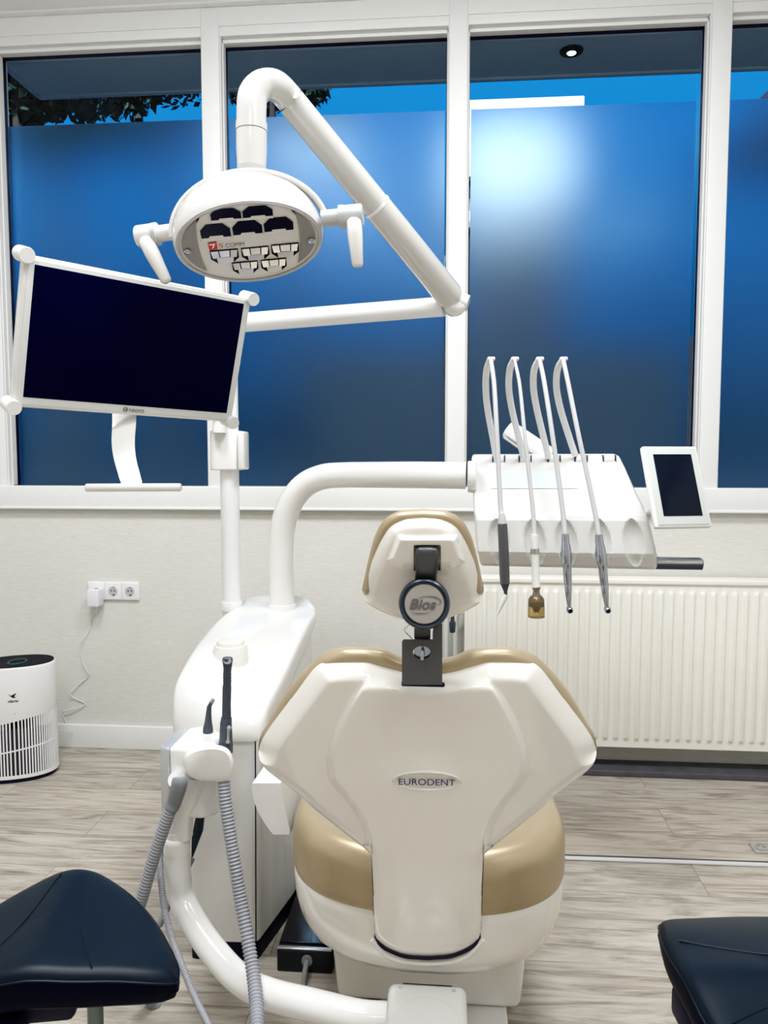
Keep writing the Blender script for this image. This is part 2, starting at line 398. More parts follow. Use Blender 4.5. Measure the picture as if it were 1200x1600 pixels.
# white house behind the third window
g0 = W(718, 160, 14); g1 = W(912, 156, 14)
t = thing('white_house', 'flat-roofed white house outside behind the blue film of the wide window', 'house', ((g0[0]+g1[0])/2, 14.5, -.02))
zr = W(800, 162, 14)[2]
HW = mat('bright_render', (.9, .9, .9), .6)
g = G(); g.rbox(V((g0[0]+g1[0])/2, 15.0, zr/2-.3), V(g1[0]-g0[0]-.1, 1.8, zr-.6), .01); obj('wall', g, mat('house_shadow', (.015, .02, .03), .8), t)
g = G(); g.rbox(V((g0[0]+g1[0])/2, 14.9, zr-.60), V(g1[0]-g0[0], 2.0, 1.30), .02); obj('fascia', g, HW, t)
zc = W(733, 345, 14)[2]
g = G(); g.rbox(V((g0[0]+g1[0])/2, 14.9, zc), V(g1[0]-g0[0], 2.0, .30), .02); obj('balcony_band', g, mat('band_grey', (.30, .31, .33), .6), t)
wa, wb = W(470, 560, 9), W(1100, 545, 9)
box('garden_wall', (wa[0], 9, -.02), (wb[0], 9.2, W(800, 530, 9)[2]), mat('dark_masonry', (.02, .024, .03), .9, noise=.3, nscale=5), kind='structure')
# darker neighbouring roof at the far right
p0 = W(1180, 150, 12)
t = thing('dark_roof', 'dark gable corner of a neighbouring roof outside the rightmost window', 'roof', (p0[0]+1.2, 12.5, p0[2]-.45))
g = G(); g.prism([V(p0[0]-.06, 12, p0[2]-.15), V(p0[0]+.9, 12, p0[2]+.75), V(p0[0]+2.6, 12, p0[2]+.75), V(p0[0]+2.6, 12, p0[2]-.2), V(p0[0]-.06, 12, p0[2]-.22)], V(0, 1.2, 0)); obj('roof_side', g, mat('dark_tile', (.02, .025, .05), .8), t)

# ------------------------------------------------------------------ radiator
x0, x1, z0, z1, yf = .079, 1.80, .118, .80, 3.15
t = thing('radiator', 'cream panel radiator with vertical flutes under the windows', 'radiator', ((x0+x1)/2, 3.2, z0))
pitch = .0415; xs = [x0]; xc = x0+.03
while xc < x1-.02:
    xs += [xc-.0125, xc-.009, xc-.006, xc, xc+.006, xc+.009, xc+.0125]; xc += pitch
xs.append(x1); zs = [z0, z0+.018, z0+.028, z0+.034, z0+.040, z0+.046, .5, z1-.046, z1-.040, z1-.034, z1-.028, z1-.012, z1]
P = np.zeros((len(xs), len(zs), 3))
for i, x in enumerate(xs):
    ph = ((x-x0-.03+pitch/2) % pitch)-pitch/2; lat = 1-min(max((abs(ph)-.006)/.0062, 0), 1); lat = lat*lat*(3-2*lat)
    for j, zz in enumerate(zs):
        e = min((zz-z0-.028)/.016, (z1-.028-zz)/.016); e = min(max(e, 0), 1); e = e*e*(3-2*e)
        P[i, j] = (x, yf-.0085*lat*e, zz)
g = G(); g.grid(P); g.rbox(V((x0+x1)/2, yf+.012, (z0+z1)/2), V(x1-x0, .02, z1-z0-.002), 0)
obj('front_panel', g, RADM, t, angle=50)
g = G(); g.rbox(V((x0+x1)/2, yf+.037, z1+.006), V(x1-x0+.012, .09, .022), .005); obj('top_grille', g, RADM, t)
for xx in (x0-.003, x1+.003):
    g = G(); g.rbox(V(xx, yf+.037, (z0+z1)/2+.004), V(.012, .085, z1-z0-.02), .004); obj('side_cover', g, RADM, t)
g = G()
for yy in (yf+.06,): g.rbox(V((x0+x1)/2, yy, (z0+z1)/2), V(x1-x0-.03, .02, z1-z0-.03), .004)
obj('rear_panel', g, RADM, t)
for xx in (.35, 1.45):
    g = G(); g.rbox(V(xx, 3.235, .45), V(.04, .044, .5), .003); obj('wall_bracket', g, RADM, t)
g = G(); g.tube([V(x0-.045, 3.22, 0), V(x0-.045, 3.22, .62), V(x0-.035, 3.21, .655), V(x0, 3.2, .66)], .011, 12); g.tube([V(x0-.085, 3.235, 0.0), V(x0-.085, 3.235, .74)], .011, 12); obj('pipe', g, mat('painted_pipe', (.66, .67, .66), .4), t)
g = G(); g.lathe([(0, -.05), (.012, -.05), (.014, -.01), (.008, 0), (.008, .03), (0, .03)], W(707, 970, 3.1), V(0, -.3, 1)); obj('valve', g, DGREY, t)

# ------------------------------------------------------------------ wall sockets, adapter and cable
pa, pb = W(139, 908, D), W(218, 938, D); sw = (pb[0]-pa[0])/3; sh = .078; scz = (pa[2]+pb[2])/2
t = thing('wall_socket', 'triple white wall socket plate with two free round outlets', 'socket', ((pa[0]+pb[0])/2, D, scz))
g = G(); g.rbox(V((pa[0]+pb[0])/2, D-.004, scz), V(3*sw+.004, .008, sh+.004), .002); obj('plate', g, WHITE2, t)
for q in range(3):
    cx = pa[0]+sw*(q+.5)
    g = G(); g.rbox(V(cx, D-.009, scz), V(sw-.003, .007, sh-.003), .002); o = obj('socket_cover', g, WHITE2, t)
    if q:
        g = G(); g.lathe([(.020, .0135), (.0205, .0145), (.0195, .0145), (.019, .0135)], V(cx, D, scz), V(0, -1, 0)); obj('outlet_rim', g, LGREY, o)
        g = G(); g.lathe([(0, .0128), (.019, .0128), (.019, .0132), (0, .0132)], V(cx, D, scz), V(0, -1, 0)); obj('outlet_well', g, mat('outlet_shade', (.48, .48, .50), .5), o)
        g = G()
        for dx, dz in ((-.007, .002), (.007, .002)): g.lathe([(0, .013), (.0032, .013), (.0032, .0136), (0, .0136)], V(cx+dx, D, scz+dz), V(0, -1, 0), 12)
        g.rbox(V(cx+.003, D-.0135, scz-.017), V(.008, .002, .006), .001); g.rbox(V(cx+.003, D-.0135, scz+.018), V(.006, .002, .004), .001)
        obj('outlet_hole', g, NAVYBLK, o)
ac = W(149.5, 933, D-.04)
t = thing('power_adapter', 'square white power adapter plugged into the wall socket plate', 'adapter', ac)
g = G(); g.rbox(ac+V(0, -.004, 0), V(.052, .06, .076), .005); obj('housing', g, mat('lilac_white', (.80, .79, .85), .3), t)
g = G(); g.rbox(ac+V(.004, -.002, .038), V(.016, .012, .002), .001); obj('usb_slot', g, NAVYBLK, t)
pts = [(152, 948), (151, 956), (143, 965), (139, 985), (127, 1002), (126, 1016), (130, 1035), (136, 1048), (138, 1057), (124, 1069), (109, 1083), (117, 1091), (133, 1101), (104, 1110), (98, 1115), (103, 1128), (113, 1143)]
P = [W(x, y, D-.030 if i < 2 else D-.006-.012*(i % 3 == 1)) for i, (x, y) in enumerate(pts)]
P += [W(92, 1142, 3.15)+V(0, 0, .004), W(80, 1142, 3.10)]
g = G(); g.tube(smooth(P, 5), .0022, 8); tag(obj('power_cable', g, HOSEW, None), 'thin white kinked cable hanging down the wall from the adapter', 'cable')

# ------------------------------------------------------------------ air purifier
pc = V(-1.985+.115, 3.07, 0); PZ = .472
pc = WZ(32, 1226, 0); pc = V(pc[0]-.064, pc[1]+.105, 0); PROT = .40


def oval(c, rx, ry, z, n=72, e=2.3, rot=.40, zf=None):
    out = []
    for q in np.linspace(0, 2*PI, n, endpoint=False):
        cx, sy = math.cos(q), math.sin(q); x = rx*np.sign(cx)*abs(cx)**(2/e); y = ry*np.sign(sy)*abs(sy)**(2/e)
        X, Yv = x*math.cos(rot)-y*math.sin(rot), x*math.sin(rot)+y*math.cos(rot)
        out.append(V(c[0]+X, c[1]+Yv, z if zf is None else zf(X, Yv, z)))
    return out


RX, RY = .152, .105
t = thing('air_purifier', 'white oval air purifier with slatted lower half and dark top on the floor', 'air purifier', (pc[0], pc[1], 0))
lip = lambda X, Yv, z: z - .16*(X+.05)*.0 - .012*(Yv/RY)*.0
bnd = lambda X, Yv, z: z + .028*(X/RX)                      # the slats end on a slant
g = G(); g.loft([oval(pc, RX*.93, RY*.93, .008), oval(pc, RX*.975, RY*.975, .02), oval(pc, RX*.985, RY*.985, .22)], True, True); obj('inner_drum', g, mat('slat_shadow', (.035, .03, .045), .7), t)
g = G(); g.loft([oval(pc, RX*.93, RY*.93, 0.0), oval(pc, RX*.96, RY*.96, .012)], True, True); obj('foot', g, NAVYBLK, t)
g = G(); R = [oval(pc, RX*.985, RY*.985, .245, zf=bnd), oval(pc, RX, RY, .25, zf=bnd), oval(pc, RX, RY, PZ-.012), oval(pc, RX*.985, RY*.985, PZ-.002), oval(pc, RX*.965, RY*.965, PZ), oval(pc, RX*.955, RY*.955, PZ-.006)]
g.loft(R, True, True); obj('upper_body', g, WHITE2, t, angle=60)
g = G(); g.loft([oval(pc, RX*.953, RY*.953, PZ-.005), oval(pc, RX*.94, RY*.94, PZ+.002), oval(pc, .001, .001, PZ+.0005)], True, True); obj('top_panel', g, mat('gloss_navy', (.001, .0015, .012), .5, spec=.15), t)
g = G(); g.lathe([(.030, 0), (.031, .003), (.034, .003), (.035, 0)], V(pc[0]+.012, pc[1]-.008, PZ+.001), V(0, 0, 1), 40, sx=1.25)
obj('light_ring', g, mat('teal_ring', (.01, .10, .10), .3), t)
# slats: one grille of thin vertical bars with a waist band
g = G(); N_ = 84; o0 = oval(pc, RX*.995, RY*.995, 0, n=N_*4)
for q in range(N_):
    p = o0[q*4]; pn = o0[(q*4+1) % (N_*4)]; d = nrm(pn-p); nn = V(d[1], -d[0], 0); zt = .25+.028*((p-pc)[0]/RX)
    g.hexa([p+d*(-.0028)+V(0, 0, .02), p+d*.0028+V(0, 0, .02), p+d*.0028+V(0, 0, zt), p+d*(-.0028)+V(0, 0, zt), p+d*(-.0028)-nn*.010+V(0, 0, .02), p+d*.0028-nn*.010+V(0, 0, .02), p+d*.0028-nn*.010+V(0, 0, zt), p+d*(-.0028)-nn*.010+V(0, 0, zt)])
b1 = lambda X, Yv, z: z+.022*(X/RX)
for zz, hh in ((.125, .006), (.018, .014)):
    g.loft([oval(pc, RX*1.0, RY*1.0, zz, zf=b1 if zz > .1 else None), oval(pc, RX*1.0, RY*1.0, zz+hh, zf=b1 if zz > .1 else None), oval(pc, RX*.98, RY*.98, zz+hh, zf=b1 if zz > .1 else None), oval(pc, RX*.98, RY*.98, zz, zf=b1 if zz > .1 else None)], True, True)
obj('slat_grille', g, WHITE2, t)
FN = V(math.sin(PROT), -math.cos(PROT), 0); rt = V(math.cos(PROT), math.sin(PROT), 0); lc = pc+FN*RY+V(0, 0, PZ-.125)
lettering('lettering', 'vibrix', lc+FN*.001+V(0, 0, -.008), rt, V(0, 0, 1), .040, .011, DARKINK, t, bold=.02)
g = G(); c = lc+FN*.0012+V(0, 0, .014)
for (ax, az, bx, bz, cx_, cz) in ((-.014, .004, .012, -.008, .0, -.010), (-.012, -.002, .004, -.004, .014, .010), (-.016, .007, -.012, .005, -.014, .003)):
    g.add([c+rt*ax+V(0, 0, az), c+rt*bx+V(0, 0, bz), c+rt*cx_+V(0, 0, cz)], [(0, 1, 2)])
obj('logo', g, DARKINK, t, recalc=False)
g = G(); g.lathe([(0, 0), (.0018, 0), (.0018, .001), (0, .001)], pc+FN*RY+rt*.004+V(0, 0, PZ-.185), FN, 12); obj('sensor_dot', g, GREYINK, t)

# ------------------------------------------------------------------ dental chair
AX = lambda Y: W(667, 1400, Y)[0]
t_chair = thing('dental_chair', 'champagne and white dental treatment chair seen from behind, backrest raised', 'dental chair', (AX(1.8), 1.8, 0))
CXP = 668.0
B0, T0 = W(CXP, 1490, 1.405), W(CXP, 1035, 1.19)
UPB = nrm(T0-B0); RTB = V(1, .03, 0); RTB = nrm(RTB-UPB*(RTB@UPB)); NB = np.cross(RTB, UPB)
if NB[1] > 0: NB = -NB


def onplane(px, py, off, P0, N):
    d = CF+CR*((px-600)/FPX)[..., None]-CU*((py-800)/FPX)[..., None] if isinstance(px, np.ndarray) else ray(px, py)
    tt = ((P0-CAM)@N)/(d@N)
    base = CAM+d*(tt[..., None] if isinstance(px, np.ndarray) else tt)
    u = d/np.linalg.norm(d, axis=-1, keepdims=True)
    return base-u*(off[..., None] if isinstance(off, np.ndarray) else off)   # off > 0 comes towards the viewer


def sheet(cx, top, bot, hw, off, P0, N, extra=(), nc=80, nr=72):
    dx = np.unique(np.concatenate([np.linspace(0, hw, nc)]+[np.linspace(*e) for e in extra]))
    dx = np.concatenate([-dx[::-1][:-1], dx]); s_ = np.linspace(0, 1, nr); s_ = .5-.5*np.cos(PI*s_)*(.35)-.5*(1-2*s_)*.65
    A = np.abs(dx); yt = pchip(*zip(*top), A); yb = pchip(*zip(*bot), A); yb = np.maximum(yb, yt+.5)
    PX = np.repeat(dx[:, None], nr, 1); PY = yt[:, None]*(1-s_)+yb[:, None]*s_
    q = np.linspace(0, hw, 500); ct = np.stack([q, pchip(*zip(*top), q)], 1); cb = np.stack([q, pchip(*zip(*bot), q)], 1)
    cb = np.concatenate([np.stack([np.linspace(cb[i, 0], cb[i+1, 0], 4), np.linspace(cb[i, 1], cb[i+1, 1], 4)], 1) for i in range(len(cb)-1)])
    pt = np.stack([np.abs(PX).ravel(), PY.ravel()], 1)
    def dist(c):
        out = np.empty(len(pt))
        for i in range(0, len(pt), 2000): out[i:i+2000] = np.sqrt(((pt[i:i+2000, None]-c[None])**2).sum(2).min(1))
        return out.reshape(PX.shape)
    O = off(PX, PY, dist(ct), dist(cb))
    return onplane(PX+cx, PY, O, P0, N)


def skirt(g, P, d=.014):
    edge = [P[i, 0] for i in range(P.shape[0])]+[P[-1, j] for j in range(1, P.shape[1])]+[P[i, -1] for i in range(P.shape[0]-2, -1, -1)]+[P[0, j] for j in range(P.shape[1]-2, 0, -1)]
    c = P.reshape(-1, 3).mean(0); n = len(edge)
    o = [p+nrm(p-CAM)*d+nrm(c-p)*.003 for p in edge]
    g.add(edge+o, [(i, (i+1) % n, n+(i+1) % n, n+i) for i in range(n)])


def weld(o, d=.0002):
    bm = bmesh.new(); bm.from_mesh(o.data); bmesh.ops.remove_doubles(bm, verts=bm.verts, dist=d); bmesh.ops.recalc_face_normals(bm, faces=bm.faces); bm.to_mesh(o.data); bm.free()


sst = lambda x: (lambda c: c*c*(3-2*c))(np.clip(x, 0, 1))
TOPB = [(0, 1052), (40, 1046), (65, 1039), (100, 1031), (130, 1031.5), (165, 1036), (172, 1040), (195, 1067), (224, 1106), (249, 1140), (260, 1159), (264, 1172)]
BOTB = [(0, 1494), (30, 1492), (60, 1482), (76, 1470), (82, 1460), (85, 1430), (87, 1370), (89, 1336), (92, 1332), (114, 1314), (147, 1288), (178, 1263), (208, 1236), (235, 1216), (253, 1201), (261, 1190), (264, 1178)]
PWK = [(1035, 80), (1062, 94), (1100, 120), (1150, 143), (1190, 152), (1212, 150), (1250, 122), (1290, 98), (1320, 91), (1328, 140), (1500, 200)]


def off_back(X, Y, dT, dB):
    A = np.abs(X); wing = -.055*(np.clip(A-50, 0, None)/214)**2
    fallT = -.045*np.clip(1-dT/34, 0, 1)**1.35
    a = np.clip(1-dB/13, 0, 1); fallB = -.022*(1-np.sqrt(1-a*a))
    pw = pchip(*zip(*PWK), Y); step = .019*sst((pw-A)/10+.5)*sst((Y-1058)/22)
    # gentle hollow of the centre panel
    step -= .010*sst((Y-1075)/60)*np.exp(-(A/70)**2)*sst((1230-Y)/60)
    stem = -.018*np.clip((Y-1380)/115, 0, 1)**2
    roll = -.010*(np.clip(A, 0, 88)/88)**4*sst((Y-1330)/30)
    return wing+np.minimum(fallT, fallB)+step+stem+roll


EX = ((78, 94, 30), (252, 264, 14))
Pb = sheet(CXP, TOPB, BOTB, 264, off_back, B0, NB, EX, nc=90, nr=96)
g = G(); g.grid(Pb); skirt(g, Pb, .012)
back = obj('backrest_shell', g, SHELL, t_chair, angle=60); weld(back)
# badge
bc = onplane(667., 1219., .0175, B0, NB)
g = G(); pr = [(0, -.004), (.0585, -.004), (.0585, .001), (.056, .0035), (.053, .0025), (.051, .0015), (0, .0025)]
g.lathe(pr, bc, NB, 56, sx=.34, up=RTB); badge = obj('badge', g, mat('badge_pearl', (.70, .68, .62), .25, coat=.5), back)
lettering('lettering', 'EURODENT', bc+NB*.0045, RTB, UPB, .094, .0135, NAVYINK, badge)
# slot under the stem
arc = [(dx, y) for dx, y in zip(np.linspace(-82, 82, 33), pchip(*zip(*[(0, 1494), (30, 1492), (60, 1482), (76, 1470), (83, 1455)]), np.abs(np.linspace(-82, 82, 33))))]
g = G(); P = np.zeros((33, 2, 3))
for i, (dx, y) in enumerate(arc): P[i, 0] = W(CXP+dx, y-12, 1.424); P[i, 1] = W(CXP+dx*1.015, y+6.5, 1.424)
g.grid(P); slot = obj('stem_slot', g, NAVYBLK, t_chair, recalc=False)
g = G(); g.tube(smooth([W(CXP+dx*1.06, y+11, 1.432) for dx, y in arc[::4]], 4), .0045, 10); obj('slot_rim', g, SHELL, t_chair)
# cushion of the backrest
TOPC = [(0, 1032), (40, 1025), (70, 1013), (100, 1009.5), (125, 1010), (163, 1021), (190, 1044), (220, 1080), (250, 1130), (260, 1148), (264.5, 1166)]
BOTC = [(0, 1330), (60, 1326), (90, 1316), (114, 1299), (147, 1274), (208, 1224), (250, 1192), (261, 1180), (264.5, 1172)]


def off_c(sgn):
    def f(X, Y, dT, dB):
        A = np.abs(X); wing = -.055*(np.clip(A-50, 0, None)/214)**2
        a = np.clip(1-np.minimum(dT, dB)/26, 0, 1); q = .040*(1-np.sqrt(np.maximum(1-a*a, 0)))
        return wing-.078+sgn*(.040-q)
    return f


Pf = sheet(CXP, TOPC, BOTC, 264.5, off_c(1), B0, NB, ((255, 264.5, 10),), 60, 50); Pk = sheet(CXP, TOPC, BOTC, 264.5, off_c(-1), B0, NB, ((255, 264.5, 10),), 60, 50)
g = G(); g.grid(Pf); g.grid(Pk)
o = obj('backrest_cushion', g, GOLD, t_chair, angle=70)
bm = bmesh.new(); bm.from_mesh(o.data); bmesh.ops.remove_doubles(bm, verts=bm.verts, dist=.0006); bmesh.ops.recalc_face_normals(bm, faces=bm.faces); bm.to_mesh(o.data); bm.free()

# headrest
HC = 661.0
H0, H1 = W(HC, 970, 1.195), W(HC, 806, 1.105)
UPH = nrm(H1-H0); RTH = nrm(V(1, .03, 0)); NH = np.cross(RTH, UPH)
if NH[1] > 0: NH = -NH
TOPH = [(0, 806), (25, 808), (38, 812), (53, 821), (67, 842), (78, 870), (86, 900), (91, 920), (92, 928)]
BOTH = [(0, 973), (38, 966), (60, 958), (78, 949), (87, 943), (91, 936), (92, 931)]
HOUS = [(-38, 838), (53, 838), (63, 876), (44, 886), (-32, 886), (-54, 876)]


def poly_sd(X, Y, poly):
    pts = np.array(poly, float); d = np.full(X.shape, 1e9); ins = np.zeros(X.shape, bool)
    for i in range(len(pts)):
        a, b = pts[i], pts[(i+1) % len(pts)]; e = b-a; w = np.stack([X-a[0], Y-a[1]], -1)
        s_ = np.clip((w@e)/(e@e), 0, 1); d = np.minimum(d, np.linalg.norm(w-s_[..., None]*e, axis=-1))
        c = ((a[1] <= Y) != (b[1] <= Y)) & (X < (b[0]-a[0])*(Y-a[1])/(b[1]-a[1]+1e-12)+a[0]); ins ^= c
    return np.where(ins, d, -d)


def off_head(X, Y, dT, dB):
    fT = -.030*np.clip(1-dT/24, 0, 1)**1.6; a = np.clip(1-dB/10, 0, 1); fB = -.014*(1-np.sqrt(1-a*a))
    hous = .017*sst(poly_sd(X, Y, HOUS)/11+.35)
    notch = -.022*sst(np.minimum(np.minimum(X+13, 26-X), Y-853)/4+.5)*(Y < 890)
    low = -.022*sst((Y-885)/85)
    return np.minimum(fT, fB)+hous+notch+low


g = G(); Ph = sheet(HC, TOPH, BOTH, 92, off_head, H0, NH, ((86, 92, 10),), 70, 110); g.grid(Ph); skirt(g, Ph, .012); hs = obj('headrest_shell', g, SHELL, t_chair, angle=60); weld(hs)
TOPHC = [(0, 795), (30, 797), (50, 804), (64, 816), (76, 839), (86, 876), (92, 905), (94, 914), (95, 921)]
BOTHC = [(0, 964), (50, 954), (80, 941), (92, 930), (95, 924)]


def off_hc(sgn):
    def f(X, Y, dT, dB):
        a = np.clip(1-np.minimum(dT, dB)/16, 0, 1); q = .026*(1-np.sqrt(np.maximum(1-a*a, 0)))
        return -.050+sgn*(.026-q)
    return f


g = G()
for s_ in (1, -1): g.grid(sheet(HC, TOPHC, BOTHC, 95, off_hc(s_), H0, NH, ((90, 95, 8),), 40, 40))
o = obj('headrest_cushion', g, GOLD, t_chair, angle=70)
bm = bmesh.new(); bm.from_mesh(o.data); bmesh.ops.remove_doubles(bm, verts=bm.verts, dist=.0006); bmesh.ops.recalc_face_normals(bm, faces=bm.faces); bm.to_mesh(o.data); bm.free()
# bracket arm, knob and carrier plate
def hp(x, y, o=0.0): return onplane(float(x), float(y), float(o), H0, NH)


g = G(); pa_ = smooth([hp(667, 854, -.012), hp(667, 858, .018), hp(667, 875, .025), hp(666, 894, .021), hp(665, 910, .008)], 6)
g.tube(pa_, .0165, 20, flat=(.25, 1.0), up=NH); obj('headrest_arm', g, BRACKET, t_chair)
kc = W(663, 943, 1.134); NK = nrm(nrm(CAM-kc)+V(0, 0, -.12)); RK = nrm(V(1, .03, 0)-NK*(V(1, .03, 0)@NK)); UK = np.cross(NK, RK)
g = G(); g.lathe([(0, -.012), (.036, -.012), (.0385, -.006), (.0385, .004), (.037, .008), (.0345, .0095), (.0325, .0075), (.0325, .005), (.0305, .0055), (0, .0055)], kc, NK, 64); knob = obj('headrest_knob', g, mat('blue_slate', (.06, .075, .10), .25, metal=.4), t_chair)
g = G(); g.lathe([(0, .005), (.0295, .005), (.029, .0072), (0, .0076)], kc, NK, 64); disc = obj('knob_disc', g, mat('taupe_disc', (.36, .335, .31), .3, coat=.3), knob)
lettering('lettering', 'Bios', kc+NK*.0085-RK*.002, RK, UK, .040, .0155, GREYINK, disc, shear=.28, bold=.022)
g = G()
for (ctr, rx, rz, a0, a1, w_) in (((.006, .004), .0185, .0075, 2.6, -.75, .0011), ((-.006, -.010), .016, .004, PI+.5, 2*PI-.5, .0009)):
    P = [kc+NK*.0086+RK*(ctr[0]+rx*math.cos(a))+UK*(ctr[1]+rz*math.sin(a)) for a in np.linspace(a0, a1, 26)]
    g.tube(P, [.0002, w_, .0003], 6, flat=(.15, 1), up=NK)
obj('swoosh', g, GREYINK, disc)
def pp(x, y, Y): return W(x, y, Y)


g = G(); YP = 1.150
outl = [(628, 1070), (628, 1003), (630, 1000), (676, 1000), (676, 988), (678, 975), (691, 975), (691, 1070)]
hole = [(659+14*math.cos(a), 1020+10.5*math.sin(a)) for a in np.linspace(0, 2*PI, 24, endpoint=False)]
bm = bmesh.new(); ov = [bm.verts.new(tuple(pp(x, y, YP))) for x, y in outl]; hv = [bm.verts.new(tuple(pp(x, y, YP))) for x, y in hole]
ed = [bm.edges.new((ov[i], ov[(i+1) % len(ov)])) for i in range(len(ov))]+[bm.edges.new((hv[i], hv[(i+1) % 24])) for i in range(24)]
bmesh.ops.triangle_fill(bm, use_beauty=True, use_dissolve=False, edges=ed)
bad = [f for f in bm.faces if np.linalg.norm((np.array(f.calc_center_median())-pp(659, 1020, YP))/V(.0128, 1, .0095)) < .9 and all(v in hv for v in f.verts)]
bmesh.ops.delete(bm, geom=bad, context='FACES_ONLY')
ex = bmesh.ops.extrude_face_region(bm, geom=list(bm.faces)); bmesh.ops.translate(bm, verts=[e for e in ex['geom'] if isinstance(e, bmesh.types.BMVert)], vec=(0, .005, 0))
bm.verts.index_update(); g.add([v.co for v in bm.verts], [[v.index for v in f.verts] for f in bm.faces]); bm.free()
plate = obj('headrest_plate', g, mat('slate_plate', (.10, .10, .105), .42, metal=.3), t_chair, angle=30)
g = G(); g.rbox(pp(660, 985, 1.165), V(.025, .012, .026), .002); obj('carrier_stub', g, BRACKET, t_chair)
g = G(); c = pp(660, 1020, YP+.006); g.lathe([(0, 0), (.0135, 0), (.0135, .002), (.0, .003)], c+V(0, .002, 0), V(0, 1, 0), 24); latch = obj('latch_disc', g, CHROME, t_chair)
g = G(); g.tube([c+V(0, -.010, -.007), c+V(0, -.012, .0), c+V(0, -.010, .006)], [.0035, .003, .0022], 10); obj('latch_lever', g, CHROME, latch)
g = G(); g.rbox(W(661, 1069, 1.157), V(.067, .006, .008), .003); obj('plate_slot', g, NAVYBLK, t_chair)
g = G(); g.tube(smooth([W(645, 972, 1.18), W(632, 983, 1.18), W(636, 990, 1.18), W(644, 998, 1.18)], 5), .0008, 6); obj('spring_wire', g, STEEL, t_chair)

# seat cushion and pan
SA, SYC, SB = .298, 1.66, .235


def plan(s_, z, dz=0.0, n=120, front=2.62):
    out = []; cy = 1.80
    for q in np.linspace(0, 1, n, endpoint=False):
        if q < .62:
            a = PI*(q/.62); cx, sy = math.cos(a), math.sin(a); x = SA*np.sign(cx)*abs(cx)**(2/2.5); y = SYC-SB*abs(sy)**(2/2.3)
        else:
            w = (q-.62)/.38                       # left side going forward, round the knees, and back
            kk = [(-SA, 1.66), (-SA*.99, 1.85), (-.24, 2.1), (-.215, 2.45), (-.18, front-.04), (-.10, front), (.10, front), (.18, front-.04), (.215, 2.45), (.24, 2.1), (SA*.99, 1.85), (SA, 1.66)]
            L_ = np.linspace(0, 1, len(kk)); x = np.interp(w, L_, [p[0] for p in kk]); y = np.interp(w, L_, [p[1] for p in kk])
        X, Yv = x*s_, cy+(y-cy)*s_
        out.append(V(AX(Yv)+X, Yv, z(x, y) if callable(z) else z))
    return out


st = lambda dz: (lambda x, y: .553+dz-.035*max(0, y-2.0)-.010*math.exp(-(x/.2)**2))
g = G(); rings = []
for a in np.linspace(0, 1, 7): rings.append(plan(1-.030*(1-math.sin(a*PI/2)), .418+.030*(1-math.cos(a*PI/2))))
for a in np.linspace(0, 1, 10): rings.append(plan(1-.105*(1-math.cos(a*PI/2)), st(-.055*(1-math.sin(a*PI/2)))))
rings.append(plan(.6, st(.004))); rings.append(plan(.05, st(.004)))
g.loft(rings); obj('seat_cushion', g, GOLD, t_chair, angle=70)


def panz(z):
    return lambda x, y: z
g = G(); rings = []
for sc, zz, drop in ((.975, .436, 0), (.992, .428, 0), (.995, .41, .0), (.988, .375, .0), (.965, .335, .0), (.92, .30, .0), (.84, .270, 0), (.70, .252, 0), (.3, .245, 0), (.02, .245, 0)):
    rings.append(plan(sc, zz, front=2.3))
g.loft(rings); obj('seat_pan', g, SHELL, t_chair, angle=70)
# pedestal and foot plate
def quad(y, pts, Y): return [W(x, y_, Y) for x, y_ in pts]


pz0, pz1 = .03, .27
xl, xr = W(526, 1560, 1.71)[0], W(815, 1560, 1.71)[0]; xl2, xr2 = W(512, 1490, 1.70)[0], W(828, 1490, 1.70)[0]
g = G(); g.hexa([V(xl, 1.712, pz0), V(xr, 1.712, pz0), V(xr2, 1.69, pz1), V(xl2, 1.69, pz1), V(xl+.02, 2.15, pz0), V(xr-.02, 2.15, pz0), V(xr2-.02, 2.15, pz1), V(xl2+.02, 2.15, pz1)], .02, 4); obj('pedestal', g, SHELL, t_chair)
fx0, fx1 = W(590, 1590, 1.66)[0], W(795, 1590, 1.66)[0]; g = G(); g.rbox(V((fx0+fx1)/2, 1.80, .016), V(fx1-fx0, .56, .032), .008); obj('foot_plate', g, WHITE, t_chair)
# left armrest
Ya, Yb = 1.66, 1.78
sec = [((393, 1222), (438, 1222), (447, 1190), (408, 1190), 1.66, 1.76), ]
def armsec(x0, x1, y, Y0, Y1, dy=0): return [W(x0, y, Y0), W(x1, y+dy, Y0), W(x1+6, y+dy, Y0)+V(0, Y1-Y0, 0), W(x0+6, y, Y0)+V(0, Y1-Y0, 0)]


g = G(); R = []
for x0_, x1_, y in ((394, 438, 1224), (393, 439, 1230), (395, 441, 1246), (402, 446, 1266), (412, 450, 1284), (422, 453, 1298), (427, 452, 1304)): R.append(armsec(x0_, x1_, y, 1.66, 1.86))
g.loft(R); obj('armrest', g, WHITE, t_chair, angle=45)
g = G(); g.hexa([W(430, 1262, 1.75), W(470, 1262, 1.75), W(470, 1300, 1.75), W(440, 1300, 1.75), W(430, 1262, 1.75)+V(0, .1, 0), W(470, 1262, 1.75)+V(0, .1, 0), W(470, 1300, 1.75)+V(0, .1, 0), W(440, 1300, 1.75)+V(0, .1, 0)], .008); obj('armrest_joint', g, WHITE, t_chair)

